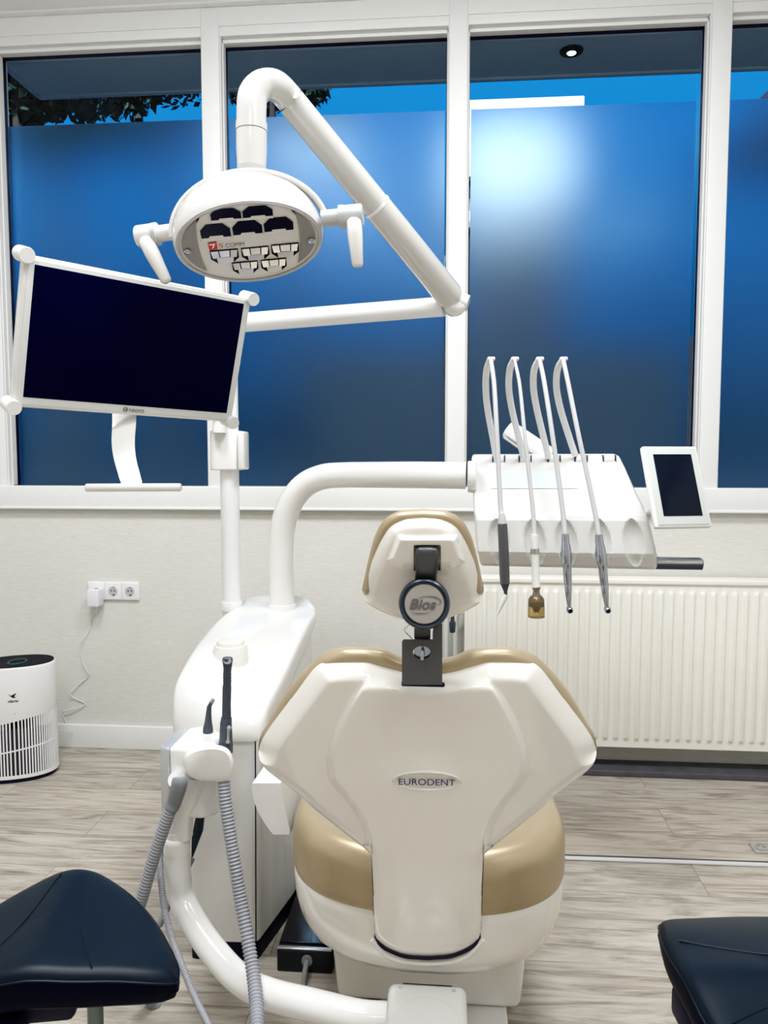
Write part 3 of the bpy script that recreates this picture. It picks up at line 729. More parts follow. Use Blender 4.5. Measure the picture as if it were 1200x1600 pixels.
# ------------------------------------------------------------------ cabinet of the dental unit
t_unit = thing('dental_unit', 'tall white dental unit cabinet with sloping top beside the chair', 'dental unit', (-.72, 2.2, 0))
XL = -.725
def uplan(pts, z, r=.05, n=6):
    out = []; m = len(pts)
    for i in range(m):
        p, a, b = np.array(pts[i], float), np.array(pts[i-1], float), np.array(pts[(i+1) % m], float)
        u, w = nrm(a-p), nrm(b-p); rr = min(r, .45*np.linalg.norm(a-p), .45*np.linalg.norm(b-p)); p0, p1 = p+u*rr, p+w*rr
        for q in np.linspace(0, 1, n): c = (1-q)**2*p0+2*q*(1-q)*p+q*q*p1; out.append(V(c[0], c[1], z(c[0], c[1]) if callable(z) else z))
    return out


YU = 1.85
ZB = W(352, 1478, YU)[2]
fl, fr, br_, bl = W(265, 1150, YU), W(408, 1150, YU), W(494, 957, 2.42), W(345, 945, 2.50)
FXL, FXR = fl[0], fr[0]


def xright(y): return FXR+(br_[0]-FXR)*(y-YU)/(2.42-YU)


def ztop(x, y):
    left = float(pchip([YU, 1.87, 1.90, 1.96, 2.1, 2.3, 2.6], [.640, .690, .728, .755, .792, .815, .828], y))
    right = float(pchip([YU, 1.90, 2.0, 2.42, 2.6], [.645, .672, .70, .812, .825], y))
    t_ = min(max((x-FXL)/(xright(y)-FXL), 0), 1); t_ = t_*t_*(3-2*t_)
    return left*(1-t_)+right*t_


def dense(poly, r, step=.02):
    p = uplan(poly, 0.0, r); out = []
    for i in range(len(p)):
        a, b = p[i], p[(i+1) % len(p)]; k = max(1, int(np.linalg.norm(b-a)/step))
        out += [a+(b-a)*q/k for q in range(k)]
    return np.array(out)


def ringz(base, sc, fz):
    c = base.mean(0); return [V(c[0]+(p[0]-c[0])*sc, c[1]+(p[1]-c[1])*sc, fz(c[0]+(p[0]-c[0])*sc, c[1]+(p[1]-c[1])*sc)) for p in base]


cover = dense([(FXL-.002, YU-.002), (FXR+.002, YU-.004), (br_[0]+.004, 2.44), (br_[0]-.05, 2.54), (FXL+.02, 2.54), (FXL-.002, 2.35)], .045)
zlow = lambda x, y: .598+.20*max(0, (y-YU)/.6)**1.2
g = G(); Rg = [ringz(cover, .97, lambda x, y: zlow(x, y)+.004), ringz(cover, .995, zlow), ringz(cover, 1.0, lambda x, y: zlow(x, y)+.006)]
for sc, dz in ((1.0, -.026), (.992, -.012), (.975, -.003), (.95, 0.0)): Rg.append(ringz(cover, sc, lambda x, y, dz=dz: max(ztop(x, y)+dz, zlow(x, y)+.012+dz*.2)))
for sc in np.linspace(.90, .02, 20): Rg.append(ringz(cover, sc, ztop))
g.loft(Rg); obj('cabinet_cover', g, WHITE, t_unit, angle=50)
bodyb = dense([(W(290, 1478, YU)[0], YU+.014), (WZ(402, 1472, ZB)[0], YU+.02), (-.436, 2.11), (-.425, 2.38), (FXL+.04, 2.48)], .02)
bodyt = dense([(FXL+.006, YU+.008), (FXR-.006, YU+.006), (xright(2.12)-.006, 2.12), (xright(2.4)-.008, 2.40), (FXL+.02, 2.50)], .02)
n_ = min(len(bodyb), len(bodyt)); rs = lambda P: np.array([P[int(q)] for q in np.linspace(0, len(P)-1e-6, 160, endpoint=False)])
g = G(); bodyb, bodyt = rs(bodyb), rs(bodyt); g.loft([[V(p[0], p[1], ZB) for p in bodyb], [V(p[0]*.3+q[0]*.7, p[1]*.3+q[1]*.7, .42) for p, q in zip(bodyb, bodyt)], [V(q[0], q[1], zlow(q[0], q[1])+.002) for q in bodyt]]); obj('cabinet_body', g, WHITE, t_unit)
pl = ringz(bodyb, .97, lambda x, y: 0.0); g = G(); g.loft([pl, [p+V(0, 0, ZB+.008) for p in pl]]); obj('plinth', g, NAVYBLK, t_unit)
# door seam and side panel seam
g = G(); g.tube([W(399, 1158, YU+.004), W(399.5, 1300, YU+.008), W(400, 1472, YU+.016)], .0016, 6)
obj('door_seam', g, NAVYBLK, t_unit)
# round cap
cc = W(361, 1040, 2.06); cc[2] = ztop(cc[0], 2.06)-.004
g = G(); g.lathe([(0, -.02), (.0475, -.02), (.046, .030), (.0435, .035), (.038, .036), (.038, .042), (.035, .047), (0, .048)], cc, V(0, 0, 1), 48); obj('cap', g, CREAMW, t_unit)
# instrument pipe
YP0, YP1 = 2.45, 2.30
pr_ = .0405
path = [W(441, 945, YP0), W(439, 880, YP0)]
bend = smooth([W(438.5, 880, YP0), W(441, 830, YP0), W(452, 790, YP0-.005), W(474, 760, YP0-.015), W(505, 745, YP0-.03), W(545, 742, YP0-.05)], 8)
g = G(); g.tube([path[0]]+bend+[W(640, 742, 2.312), V(W(736, 745, 2.31)[0]-.0150, YP1+.003, W(736, 743, 2.303)[2])], pr_, 28); obj('instrument_pipe', g, WHITE, t_unit, angle=60)
g = G(); g.lathe([(.040, 0), (.046, 0), (.046, .05), (.044, .056), (.040, .056)], W(441, 955, YP0)-V(0, 0, .03), V(0, 0, 1), 40); obj('pipe_collar', g, WHITE, t_unit)
# pole
YQ = 2.44; pt0 = W(362, 950, YQ); pt1 = W(360, 480, YQ); pt1[0] = pt0[0]
g = G(); g.tube([pt0-V(0, 0, .03), pt1], .0305, 28); obj('pole', g, WHITE2, t_unit)
g = G(); g.lathe([(.03, 0), (.035, 0), (.035, .026), (.033, .030), (.03, .030)], W(362, 947, YQ)-V(0, 0, .012), V(0, 0, 1), 36); obj('pole_collar', g, WHITE, t_unit)
# floor duct between cabinet and chair
a = WZ(440, 1518, 0); b = WZ(512, 1518, 0); dh = W(470, 1485, a[1])[2]; dx0, dx1 = a[0]-.012, W(512, 1490, 1.70)[0]-.012
g = G(); g.rbox(V((dx0+dx1)/2, a[1]+.25, dh/2), V(dx1-dx0, .50, dh), .004); duct = obj('floor_duct', g, mat('dark_steel', (.035, .04, .05), .35, metal=.4), t_unit)
g = G(); g.rbox(V((dx0+dx1)/2, a[1]+.006, dh+.002), V(dx1-dx0, .012, .005), .002); obj('duct_edge', g, STEEL, duct)
g = G(); g.rbox(V((dx0+dx1)/2, a[1]+.26, dh+.003), V(dx1-dx0-.004, .47, .004), .001); obj('duct_cover', g, mat('bronze_black', (.02, .02, .028), .22, metal=.3, coat=.4), duct)
hc = W(480, 1500, a[1]-.001); g = G(); g.lathe([(.010, 0), (.014, 0), (.014, .006), (.010, .006)], hc, V(0, -1, 0), 20); g.tube(smooth([hc+V(0, .01, 0), hc+V(0, -.03, -.01), hc+V(.0, -.05, -.035), hc+V(.012, -.10, -hc[2]+.007)], 6), .007, 10); obj('duct_cable', g, GREY, duct)

# ------------------------------------------------------------------ monitor on the pole
MW, MH = .570, .339; MC = V(-.761, 1.868, 1.581); MR = rotm(math.radians(45.7), math.radians(16), math.radians(2.07))
mp_ = lambda x, y, z: MC+MR@V(x, y, z)
t_mon = thing('monitor', 'white framed flat monitor with dark screen, tilted over the unit on its pole', 'monitor', MC)
g = G(); g.rbox(MC+MR@V(0, .016, 0), V(MW, .034, MH), .006, MR); obj('frame', g, WHITE, t_mon)
bz = .0185
g = G(); g.rbox(MC+MR@V(0, .003, 0), V(MW-.014, .012, MH-.014), .002, MR); bez = obj('bezel', g, mat('bezel_greywhite', (.72, .74, .74), .25, coat=.3), t_mon)
g = G(); g.rbox(MC+MR@V(0, -.0015, .004), V(MW-2*bz-.006, .006, MH-2*bz-.006), .001, MR); obj('screen', g, SCREEN, t_mon)
for sx in (-1, 1):
    for sz in (-1, 1):
        g = G(); g.lathe([(0, -.022), (.0165, -.022), (.0175, -.019), (.0175, .030), (0, .030)], MC+MR@V(sx*(MW/2-.001), .006, sz*(MH/2-.001)), MR@V(0, 1, 0), 28); obj('corner_bumper', g, WHITE, t_mon)
lettering('lettering', 'neovo', MC+MR@V(.008, -.0045, -MH/2+.0135), MR@V(1, 0, 0), MR@V(0, 0, 1), .040, .0085, GREYINK, bez, bold=.006)
g = G(); g.lathe([(0, 0), (.0062, 0), (.0062, .0004), (0, .0004)], MC+MR@V(-.021, -.0042, -MH/2+.0145), MR@V(0, -1, 0), 24); lg = obj('logo', g, GREYINK, bez)
g = G(); g.tube([MC+MR@V(-.021+.003*math.cos(a), -.0049, -MH/2+.0145+.003*math.sin(a)) for a in np.linspace(.6, 5.6, 16)], .0006, 6); obj('logo_ring', g, WHITE, lg)
# bracket back to the pole
cl = W(355, 704, YQ)
def bored(c, hx_, hy_, r_in, z0, z1, n=64):
    o, q_ = [], []
    for a in np.linspace(0, 2*PI, n, endpoint=False):
        ca, sa = math.cos(a), math.sin(a); o.append((c[0]+hx_*np.sign(ca)*abs(ca)**.45, c[1]+hy_*np.sign(sa)*abs(sa)**.45)); q_.append((pt0[0]+r_in*ca, YQ+r_in*sa))
    L3 = lambda P, z: [V(p[0], p[1], z) for p in P]
    return G().loft([L3(o, z0+.004), L3(o, z1-.004), L3([(c[0]+(p[0]-c[0])*.95, c[1]+(p[1]-c[1])*.95) for p in o], z1), L3(q_, z1), L3(q_, z0), L3([(c[0]+(p[0]-c[0])*.95, c[1]+(p[1]-c[1])*.95) for p in o], z0), L3(o, z0+.004)], False, False)


g = bored((pt0[0]-.008, YQ), .047, .046, .0312, cl[2]-.063, cl[2]+.063); clamp = obj('pole_clamp', g, WHITE, t_mon)
g = G(); g.rbox(V(pt0[0]+.0500, YQ-.012, cl[2]), V(.020, .07, .122), .006); obj('clamp_jaw', g, WHITE, clamp)
g = G(); g.lathe([(0, 0), (.003, 0), (.003, .002), (0, .002)], V(pt0[0]+.012, YQ-.043, cl[2]+.045), V(0, -1, 0), 12); obj('clamp_screw', g, NAVYBLK, clamp)
g = G(); g.tube(smooth([V(pt0[0]-.014, YQ-.058, cl[2]+.055), V(pt0[0]-.018, YQ-.06, cl[2]+.11), V(pt0[0]-.09, YQ-.12, cl[2]+.17), MC+MR@V(0, .11, -.02), MC+MR@V(0, .03, -.02)], 8), .022, 16); obj('support_arm', g, WHITE, t_mon)
g = G(); g.rbox(MC+MR@V(0, .04, -.02), V(.12, .02, .12), .004, MR); obj('rear_plate', g, WHITE, t_mon)
# curved handle under it
g = G(); prof = [(194, 640, 19), (194, 660, 18.5), (192.5, 690, 18), (195, 715, 17.5), (201, 738, 17), (208, 762, 16.5)]
cs = smooth([V(*p) for p in prof], 6); R = []
for i, (x, y, w_) in enumerate(cs):
    yy = 1.935-.155*min(1, max(0, (y-640)/115))**.8; R.append([W(x-w_, y, yy), W(x+w_, y+1, yy+.012), W(x+w_, y+1, yy+.022), W(x-w_, y, yy+.010)])
g.loft(R); hd = obj('handle_strap', g, WHITE, t_mon, angle=50)
g = G(); a, b = W(136, 762, 1.755), W(281, 761.5, 1.775); d = nrm(b-a); g.tube([a-d*.004, a-d*.002, a, b, b+d*.002, b+d*.004], [.006, .009, .0098, .0098, .009, .006], 20); obj('handle_bar', g, WHITE, hd)

# ------------------------------------------------------------------ operating lamp
t_lamp = thing('operating_lamp', 'white oval operating lamp with two grips hanging from a jointed arm', 'operating lamp', W(393, 330, 1.74))
J = W(712, 474, 2.2)
# horizontal arm from the pole to the joint
g = G(); a = V(pt0[0], YQ, W(360, 506, YQ)[2]); b = W(694, 479, 2.22); g.tube([a+nrm(b-a)*.0315, b], [.030, .0275], 24); obj('lower_arm', g, WHITE2, t_lamp)
g = G(); e = nrm(b-a); g.tube([b-e*.004, b+e*.045], .0195, 18); obj('arm_pivot', g, LGREY, t_lamp)
g = G(); g.lathe([(0, -.034), (.024, -.034), (.031, -.026), (.033, -.01), (.033, .014), (.029, .024), (.02, .03), (0, .03)], J, nrm(V(.25, -.9, .1)), 36); g.tube([J+V(-.012, 0, .012), J+V(.035, -.005, -.002)], [.034, .022], 20); obj('elbow_joint', g, WHITE, t_lamp, angle=50)
E1 = W(454, 158, 1.86); dirA = nrm(E1-J)
g = G(); g.tube([J+dirA*.01, J+dirA*.03, J+(E1-J)*.52], [.030, .0385, .0375], 28); g.tube([J+(E1-J)*.52, E1], [.0365, .0345], 28); obj('upper_arm', g, LAMPW, t_lamp, angle=30)
g = G(); g.tube([J+(E1-J)*.515, J+(E1-J)*.525], .0385, 28); obj('sleeve_ring', g, WHITE2, t_lamp)
nk = 1.765
g = G(); pts = smooth([W(393, 205, nk), W(393, 170, nk), W(396, 148, nk+.005), W(410, 134, nk+.02), W(430, 134, nk+.04), W(449, 151, 1.85), W(461, 167, 1.868)], 8)
g.tube(pts, .0335, 28); obj('neck_elbow', g, LAMPW, t_lamp, angle=60)
g = G(); g.tube([E1-dirA*.0, E1+dirA*.002], .0351, 28); obj('elbow_gap', g, NAVYBLK, t_lamp)
g = G(); ax_ = nrm(V(.1, -1, .1)); g.lathe([(0, .0), (.012, .0), (.011, .003), (0, .003)], W(462, 147, 1.825), ax_, 20); obj('pivot_cap', g, WHITE2, t_lamp)
g = G(); g.tube([W(393, 262, nk), W(393, 235, nk), W(393, 206, nk)], [.0325, .0345, .0345], 28); g.tube([W(393, 205, nk), W(393, 193, nk)], .0355, 28); obj('neck', g, LAMPW, t_lamp, angle=30)
# head
LC = W(390, 379, 1.68); v_ = nrm(CAM-LC); rl = nrm(CR*math.cos(math.radians(5))+CU*math.sin(math.radians(5))); rl = nrm(rl-v_*(rl@v_)); up_ = np.cross(v_, rl)
if up_[2] < 0: up_ = -up_
ANG = math.radians(46); LN = nrm(v_*math.cos(ANG)-up_*math.sin(ANG)); LU = nrm(up_*math.cos(ANG)+v_*math.sin(ANG)); LR = rl
LA, LB = .1545, .115


def lp(x, y, d=0.0): return LC+LR*x+LU*y+LN*d     # face coordinates; d comes out of the face


def ell(sa, sb, d, n=72, e=2.02, oy=0):
    out = []
    for q in np.linspace(0, 2*PI, n, endpoint=False):
        c, s_ = math.cos(q), math.sin(q); out.append(lp(LA*sa*np.sign(c)*abs(c)**(2/e), oy+LB*sb*np.sign(s_)*abs(s_)**(2/e), d))
    return out


g = G(); R = [ell(.985, .985, -.004), ell(1.005, 1.005, .004), ell(1.03, 1.03, .004), ell(1.05, 1.055, -.006), ell(1.055, 1.06, -.02), ell(1.035, 1.04, -.042), ell(.985, .99, -.068), ell(.90, .90, -.092), ell(.77, .77, -.113), ell(.60, .60, -.128), ell(.42, .42, -.137), ell(.22, .22, -.142), ell(.02, .02, -.144)]
g.loft(R); head = obj('lamp_head', g, LAMPW, t_lamp, angle=50)
FACEM = mat('lamp_face', (.80, .795, .78), .32)
g = G(); g.loft([ell(.985, .985, -.006), ell(.985, .985, .001), ell(.96, .96, .002), ell(.02, .02, .0035)]); face = obj('face_plate', g, FACEM, head, angle=50)
g = G(); g.tube(ell(.99, .99, .004)+[ell(.99, .99, .004)[0]], .0028, 8); obj('face_rim', g, LGREY, head)
# crescent side panels with screws
for s_ in (-1, 1):
    poly = [lp(s_*LA*.93*math.cos(a), LB*.93*math.sin(a)+.004, .004) for a in np.linspace(-.62, .85, 16)]+[lp(s_*LA*(.55+.16*math.cos(a)), LB*.90*math.sin(a)+.004, .004) for a in np.linspace(.98, -.80, 14)]
    g = G(); g.prism(poly, LN*.0012); cp = obj('side_panel', g, mat('crescent_grey', (.30, .30, .30), .4), face)
    g = G(); g.lathe([(0, .004), (.0085, .004), (.008, .008), (.005, .010), (0, .0105)], lp(s_*.134, -.004, 0), LN, 24); obj('screw', g, CHROME, cp)
# reflector openings: rows are (x, y, half width, half height, chrome?)
rows = [(-.050, .098, .037, .019, 0), (.030, .098, .037, .019, 0), (-.083, .048, .037, .025, 0), (-.001, .050, .037, .025, 0), (.080, .052, .037, .025, 0),
        (-.070, -.034, .036, .022, 1), (.012, -.034, .036, .022, 1), (.092, -.032, .036, .022, 1), (-.020, -.080, .034, .021, 1), (.058, -.080, .034, .021, 1)]
for (x, y, a, b, ch) in rows:
    x *= .82; y *= .88; a *= .84; b *= .9
    if ch: pol = [(-a, b), (a, b), (a, -b*.3), (a*.55, -b), (-a*.55, -b), (-a, -b*.3)]
    else: pol = [(-a, -b), (a, -b), (a, b*.3), (a*.55, b), (-a*.55, b), (-a, b*.3)]
    g = G(); g.prism([lp(x+p, y+q, .0036) for p, q in pol], LN*.0014); rf = obj('reflector', g, DARKGLASS, face, angle=20)
    if ch:
        g = G()
        for (u0, u1, w0, w1) in ((-.95, -.42, .9, .05), (-.34, .38, .9, .15), (.46, .95, .9, .05), (-.6, .62, -.1, -.75)):
            g.prism([lp(x+a*u0, y+b*w0, .0052), lp(x+a*u1, y+b*w0, .0052), lp(x+a*u1*.9, y+b*w1, .009), lp(x+a*u0*.9, y+b*w1, .009)], LN*.0006)
        obj('mirror_facet', g, MIRROR, rf, angle=15)
    else:
        g = G(); g.prism([lp(x-a, y-b, .0052), lp(x+a, y-b, .0052), lp(x+a, y-b*.62, .0052), lp(x+a*.5, y-b*.62, .0052), lp(x+a*.45, y-b*.4, .0052), lp(x-a*.45, y-b*.4, .0052), lp(x-a*.5, y-b*.62, .0052), lp(x-a, y-b*.62, .0052)], LN*.0005); obj('reflector_edge', g, FACEM, rf)
g = G(); g.prism([lp(x, y, .0046) for x, y in ((-.088, -.008), (-.070, -.006), (-.070, .016), (-.088, .014))], LN*.0008); lb = obj('logo', g, REDINK, face)
g = G()
g.prism([lp(-.086, .011, .0056), lp(-.073, .0115, .0056), lp(-.077, .001, .0056), lp(-.082, -.004, .0056), lp(-.080, .003, .0056), lp(-.078, .0075, .0056), lp(-.086, .0075, .0056)], LN*.0003)
obj('logo_mark', g, WHITE, lb)
lettering('lettering', 'S', lp(-.0615, .003, .0050), LR, LU, .0085, .0125, REDINK, face)
lettering('lettering', '.COMM', lp(-.0335, .0025, .0050), LR, LU, .043, .0118, GREYINK, face)
# yoke, hubs and grips
g = G(); yd = nrm(-LN*.86+LU*.50); P = [LC-LN*.03+LR*(LA*1.09*math.cos(a)+.006)+yd*(.126*math.sin(a)) for a in np.linspace(0, PI, 40)]
g.tube(P, .016, 12, flat=(.5, 1.0), up=LR); obj('yoke', g, LAMPW, t_lamp)
for s_, (h0, h1), (g0_, g1_) in ((-1, ((272, 362), (214, 370)), ((228, 376), (261, 441))), (1, ((503, 342), (567, 336)), ((553, 346), (559, 417)))):
    YH = 1.685
    a, b = W(h0[0], h0[1], YH), W(h1[0], h1[1], YH); d = b-a
    g = G(); g.tube([a, a+d*.45], .0175, 24); g.tube([a+d*.45, a+d*.48, b-d*.04, b], [.0185, .0235, .0235, .021], 24); hub = obj('grip_hub', g, WHITE if s_ < 0 else LGREY, t_lamp, angle=35)
    g = G(); g.tube([a+d*.43, a+d*.55], .0245, 24); obj('hub_ring', g, LGREY, hub)
    g = G(); p, q = W(g0_[0], g0_[1], YH-.012), W(g1_[0], g1_[1], YH-.012); g.tube([p+(p-q)*.06, p, p+(q-p)*.3, p+(q-p)*.95, q], [.012, .0165, .0165, .012, .009], 20); obj('grip', g, MILK, hub, angle=60)

# ------------------------------------------------------------------ instrument console
t_con = thing('instrument_console', 'wide white instrument console on the pipe arm with sloping front', 'instrument console', W(880, 800, 2.25))
KEY = [  # left x, right x, y left, y right, depth
    (742, 955, 716, 714, 2.44), (742, 958, 711, 710, 2.43), (738, 962, 710, 709, 2.405), (737, 968, 714, 712, 2.395),
    (738, 976, 730, 728, 2.365), (739, 992, 765, 765, 2.29), (740, 1008, 797, 798, 2.222), (741, 1012, 805, 806, 2.207), (741.5, 1014, 813, 814, 2.20),
    (742.5, 1018, 830, 832, 2.197), (744, 1024, 852, 856, 2.192), (745, 1026, 862, 866, 2.19), (747, 1027, 867, 871, 2.195), (749, 1027, 880, 886, 2.215), (751, 1026, 884, 890, 2.23), (755, 1020, 884, 889, 2.26),
    (755, 990, 880, 884, 2.45)]
nx = 110; GRV = [780, 836, 885, 938, 990]; rings = []
ts = np.concatenate([[0, .006, .015], np.linspace(.03, .97, nx), [.985, .994, 1]])
# finer profile between keys
ku = np.arange(len(KEY)); uf = np.unique(np.concatenate([ku, np.linspace(6, 14, 60)])); KA = np.array(KEY, float)
KF = np.stack([np.interp(uf, ku, KA[:, c]) for c in range(5)], 1)
for tt in ts:
    ring = []; ins = 0.0
    e = min(tt, 1-tt); inset = .018*(1-math.sqrt(max(0, 1-max(0, 1-e/.02)**2)))
    for (xl_, xr_, yl, yr, Yk) in KF:
        x = xl_+(xr_-xl_)*tt; y = yl+(yr-yl)*tt; Yd = Yk+inset*(1 if Yk < 2.35 else 0)
        y = y+(797-y)*.03*(inset/.018)
        for gx in GRV:
            cx_ = gx+(y-845)*.10; wv = 17*max(0, 1-((y-848)/38)**2)**.7
            if wv > 0.5:
                q = abs(x-cx_)/wv
                if q < 1: Yd += .018*(1-q*q)**.8*min(1, wv/10)
        ring.append(W(x, y, Yd))
    rings.append(ring)
g = G(); g.loft(rings); obj('console_body', g, CONW, t_con, angle=40)
def onslope(x, y, o=.0):
    Yk = np.interp(y, KA[3:9, 2], KA[3:9, 4]); return W(x, y, Yk-o)


g = G(); P = np.array([[onslope(x, y, .003) for y in np.linspace(736, 763, 4)] for x in np.linspace(767, 903, 8)]); g.grid(P); obj('touch_strip', g, mat('bluish_strip', (.68, .78, .84), .15, coat=.5), t_con, recalc=False)
for nxp in (779, 820, 865, 907, 951):
    g = G(); c = onslope(nxp, 716, .001); g.rbox(c+V(0, .0, -.002), V(.034, .03, .020), .006); sl = obj('instrument_rest', g, WHITE2, t_con)
    for dx in (-.0185, .0185):
        g = G(); g.rbox(c+V(dx, -.003, -.001), V(.002, .026, .022), .0008); obj('rest_gap', g, NAVYBLK, sl)
# rear cylinder bracket
g = G(); a, b = W(795, 672, 2.50), W(858, 716, 2.47); g.tube([a-(b-a)*.04, a, b], [.024, .031, .034], 24); ab = obj('support_joint', g, WHITE2, t_con, angle=50)
g = G(); g.tube([a+(b-a)*.05+V(-.014, -.024, -.012), b+V(-.014, -.027, -.012)], .004, 8); g.tube([a+(b-a)*.05+V(-.022, -.02, -.02), b+V(-.022, -.022, -.02)], .004, 8); obj('joint_stripe', g, LGREY, ab)
g = G(); a, b = W(1020, 879, 2.26), W(1098, 880, 2.26); g.tube([a, a+(b-a)*.05, b-(b-a)*.05, b], [.017, .018, .017, .012], 20, flat=(.95, 1)); hb = obj('console_handle', g, STEEL, t_con, angle=60)
g = G(); g.tube([a+V(0, -.003, -.006), b+V(-.004, -.003, -.006)], .0165, 16, flat=(.8, 1)); obj('handle_underside', g, DGREY, hb)
g = G(); g.lathe([(0, -.01), (.046, -.01), (.048, 0), (.048, .012), (.040, .016)], W(736, 745, 2.31), nrm(V(1, 0, 0)), 32); obj('pipe_flange', g, WHITE, t_con)
# tablet screen
TR = rotm(math.radians(14.5), math.radians(-21.7), 0); TC = V(.6184, 2.1425, 1.2344); TW, TH_ = .165, .235
g = G(); g.rbox(TC+TR@V(0, .010, 0), V(TW, .018, TH_), .007, TR, 4); tb = obj('control_screen', g, WHITE, t_con)
g = G(); g.rbox(TC+TR@V(0, .0005, 0), V(TW-.016, .003, TH_-.016), .001, TR); obj('screen_border', g, mat('border_greygreen', (.56, .60, .58), .25, coat=.4), tb)
g = G(); g.rbox(TC+TR@V(.001, -.0012, .003), V(TW-.052, .003, TH_-.058), .0008, TR); obj('screen_display', g, mat('display_black', (.006, .010, .022), .12, spec=.3), tb)
g = G(); g.tube([TC+TR@V(-.02, .02, -.02), W(1000, 815, 2.30)], .014, 12); obj('screen_mount', g, WHITE2, t_con)
# swinging arms
ARMS = [[(775, 716), (771, 690), (762, 640), (759, 605), (760.5, 578), (766, 562)], [(819, 716), (812, 690), (800, 640), (795, 605), (797, 576), (803, 562)], [(857, 716), (851, 690), (839, 640), (833.5, 605), (835, 577), (842, 562)], [(899, 712), (890, 685), (876, 640), (869.5, 605), (871.5, 577), (879, 562)]]
AY = [2.38, 2.36, 2.31, 2.27, 2.22, 2.19]
for A in ARMS:
    g = G(); g.tube(smooth([W(x, y, Yk) for (x, y), Yk in zip(A, AY)], 6), .0098, 14, flat=(.72, 1), up=V(0, 1, 0)); o = obj('hose_arm', g, HOSEW, t_con, angle=60)
    g = G(); c = W(A[-1][0]+1, A[-1][1]+1, 2.185); g.rbox(c+V(.001, 0, .004), V(.022, .020, .010), .004); obj('hose_clip', g, HOSEW, o)
HY = [2.170, 2.15, 2.125, 2.12, 2.115, 2.11]


def instrument(label, pts, ctr, hose_r=(.0062, .0070)):
    t = thing('dental_handpiece', label, 'dental handpiece', ctr, 'instruments hanging on the console')
    g = G(); g.tube(smooth([W(x, y, Yk) for (x, y), Yk in zip(pts, np.interp(np.linspace(0, 1, len(pts)), np.linspace(0, 1, len(HY)), HY))], 6), hose_r, 12); obj('hose', g, HOSEL, t, angle=60)
    return t


YI = 2.108
def chain(g, segs, n=24):
    P = []; R = []
    for x, y, r in segs: P.append(W(x, y, YI)); R.append(r*YI/1200)
    # nudge coincident stations apart
    for i in range(1, len(P)):
        if np.linalg.norm(P[i]-P[i-1]) < 1e-5: P[i] = P[i]+nrm(P[-1]-P[0])*1e-4
    g.tube(P, R, n); return g


# 1 dark handle with a slanted white tip
t = instrument('dark grey handpiece with white slanted tip, first hanging on the console', [(767, 562), (772, 600), (775.5, 660), (778.5, 720), (782, 790), (784.5, 806)], W(787, 860, YI))
chain(g := G(), [(784, 802, 4.5), (784.4, 808, 6), (785, 818, 7)]); obj('collar', g, LGREY, t, angle=30)
chain(g := G(), [(785, 818, 7.2), (785.2, 822, 7.6), (787, 860, 8), (788.5, 900, 8), (789, 912, 7.5)]); obj('handle', g, mat('graphite_handle', (.13, .13, .145), .28, metal=.6), t, angle=30)
chain(g := G(), [(789, 912, 7.2), (789.4, 918, 5), (789.8, 924, 3), (790, 930, 2.6)]); obj('neck', g, DGREY, t)
chain(g := G(), [(790.5, 929, 4.4), (787, 936, 4.8), (783, 946, 3.6), (779.5, 955, 2.2), (777.5, 961, 1)]); obj('tip', g, WHITE, t)
# 2 white handle with a clear cup
t = instrument('white handpiece ending in a clear cup, second hanging on the console', [(804, 562), (812, 602), (819, 670), (826, 735), (833, 800), (835, 836)], W(836, 880, YI), (.0045, .0066))
chain(g := G(), [(835, 835, 5.8), (835, 840, 6.2), (835.5, 857, 6.2)]); obj('upper_handle', g, WHITE, t, angle=30)
chain(g := G(), [(835.5, 857, 7), (835.8, 865, 7)]); obj('steel_band', g, STEEL, t, angle=30)
chain(g := G(), [(835.8, 865, 6.6), (836.5, 880, 6), (837.5, 914, 6.4), (837.8, 917, 6.8)]); obj('lower_handle', g, WHITE, t, angle=30)
chain(g := G(), [(837.9, 917, 6.8), (838, 924, 5), (838, 932, 7), (838, 936, 11), (838, 940, 11), (838, 942, 5)]); obj('light_neck', g, mat('bronze_metal', (.30, .27, .25), .25, metal=.9), t, angle=30)
chain(g := G(), [(838, 931, 9), (838, 936, 12.3), (838, 950, 13), (838, 964, 13.2), (838, 963.5, 12.2), (838, 950, 12), (838, 938, 11)]); obj('clear_cup', g, AMBER, t, angle=50)
chain(g := G(), [(838, 942, 10), (838, 947, 10), (838, 949, 4), (838, 956, 2)]); obj('lamp_lens', g, DGREY, t, angle=30)
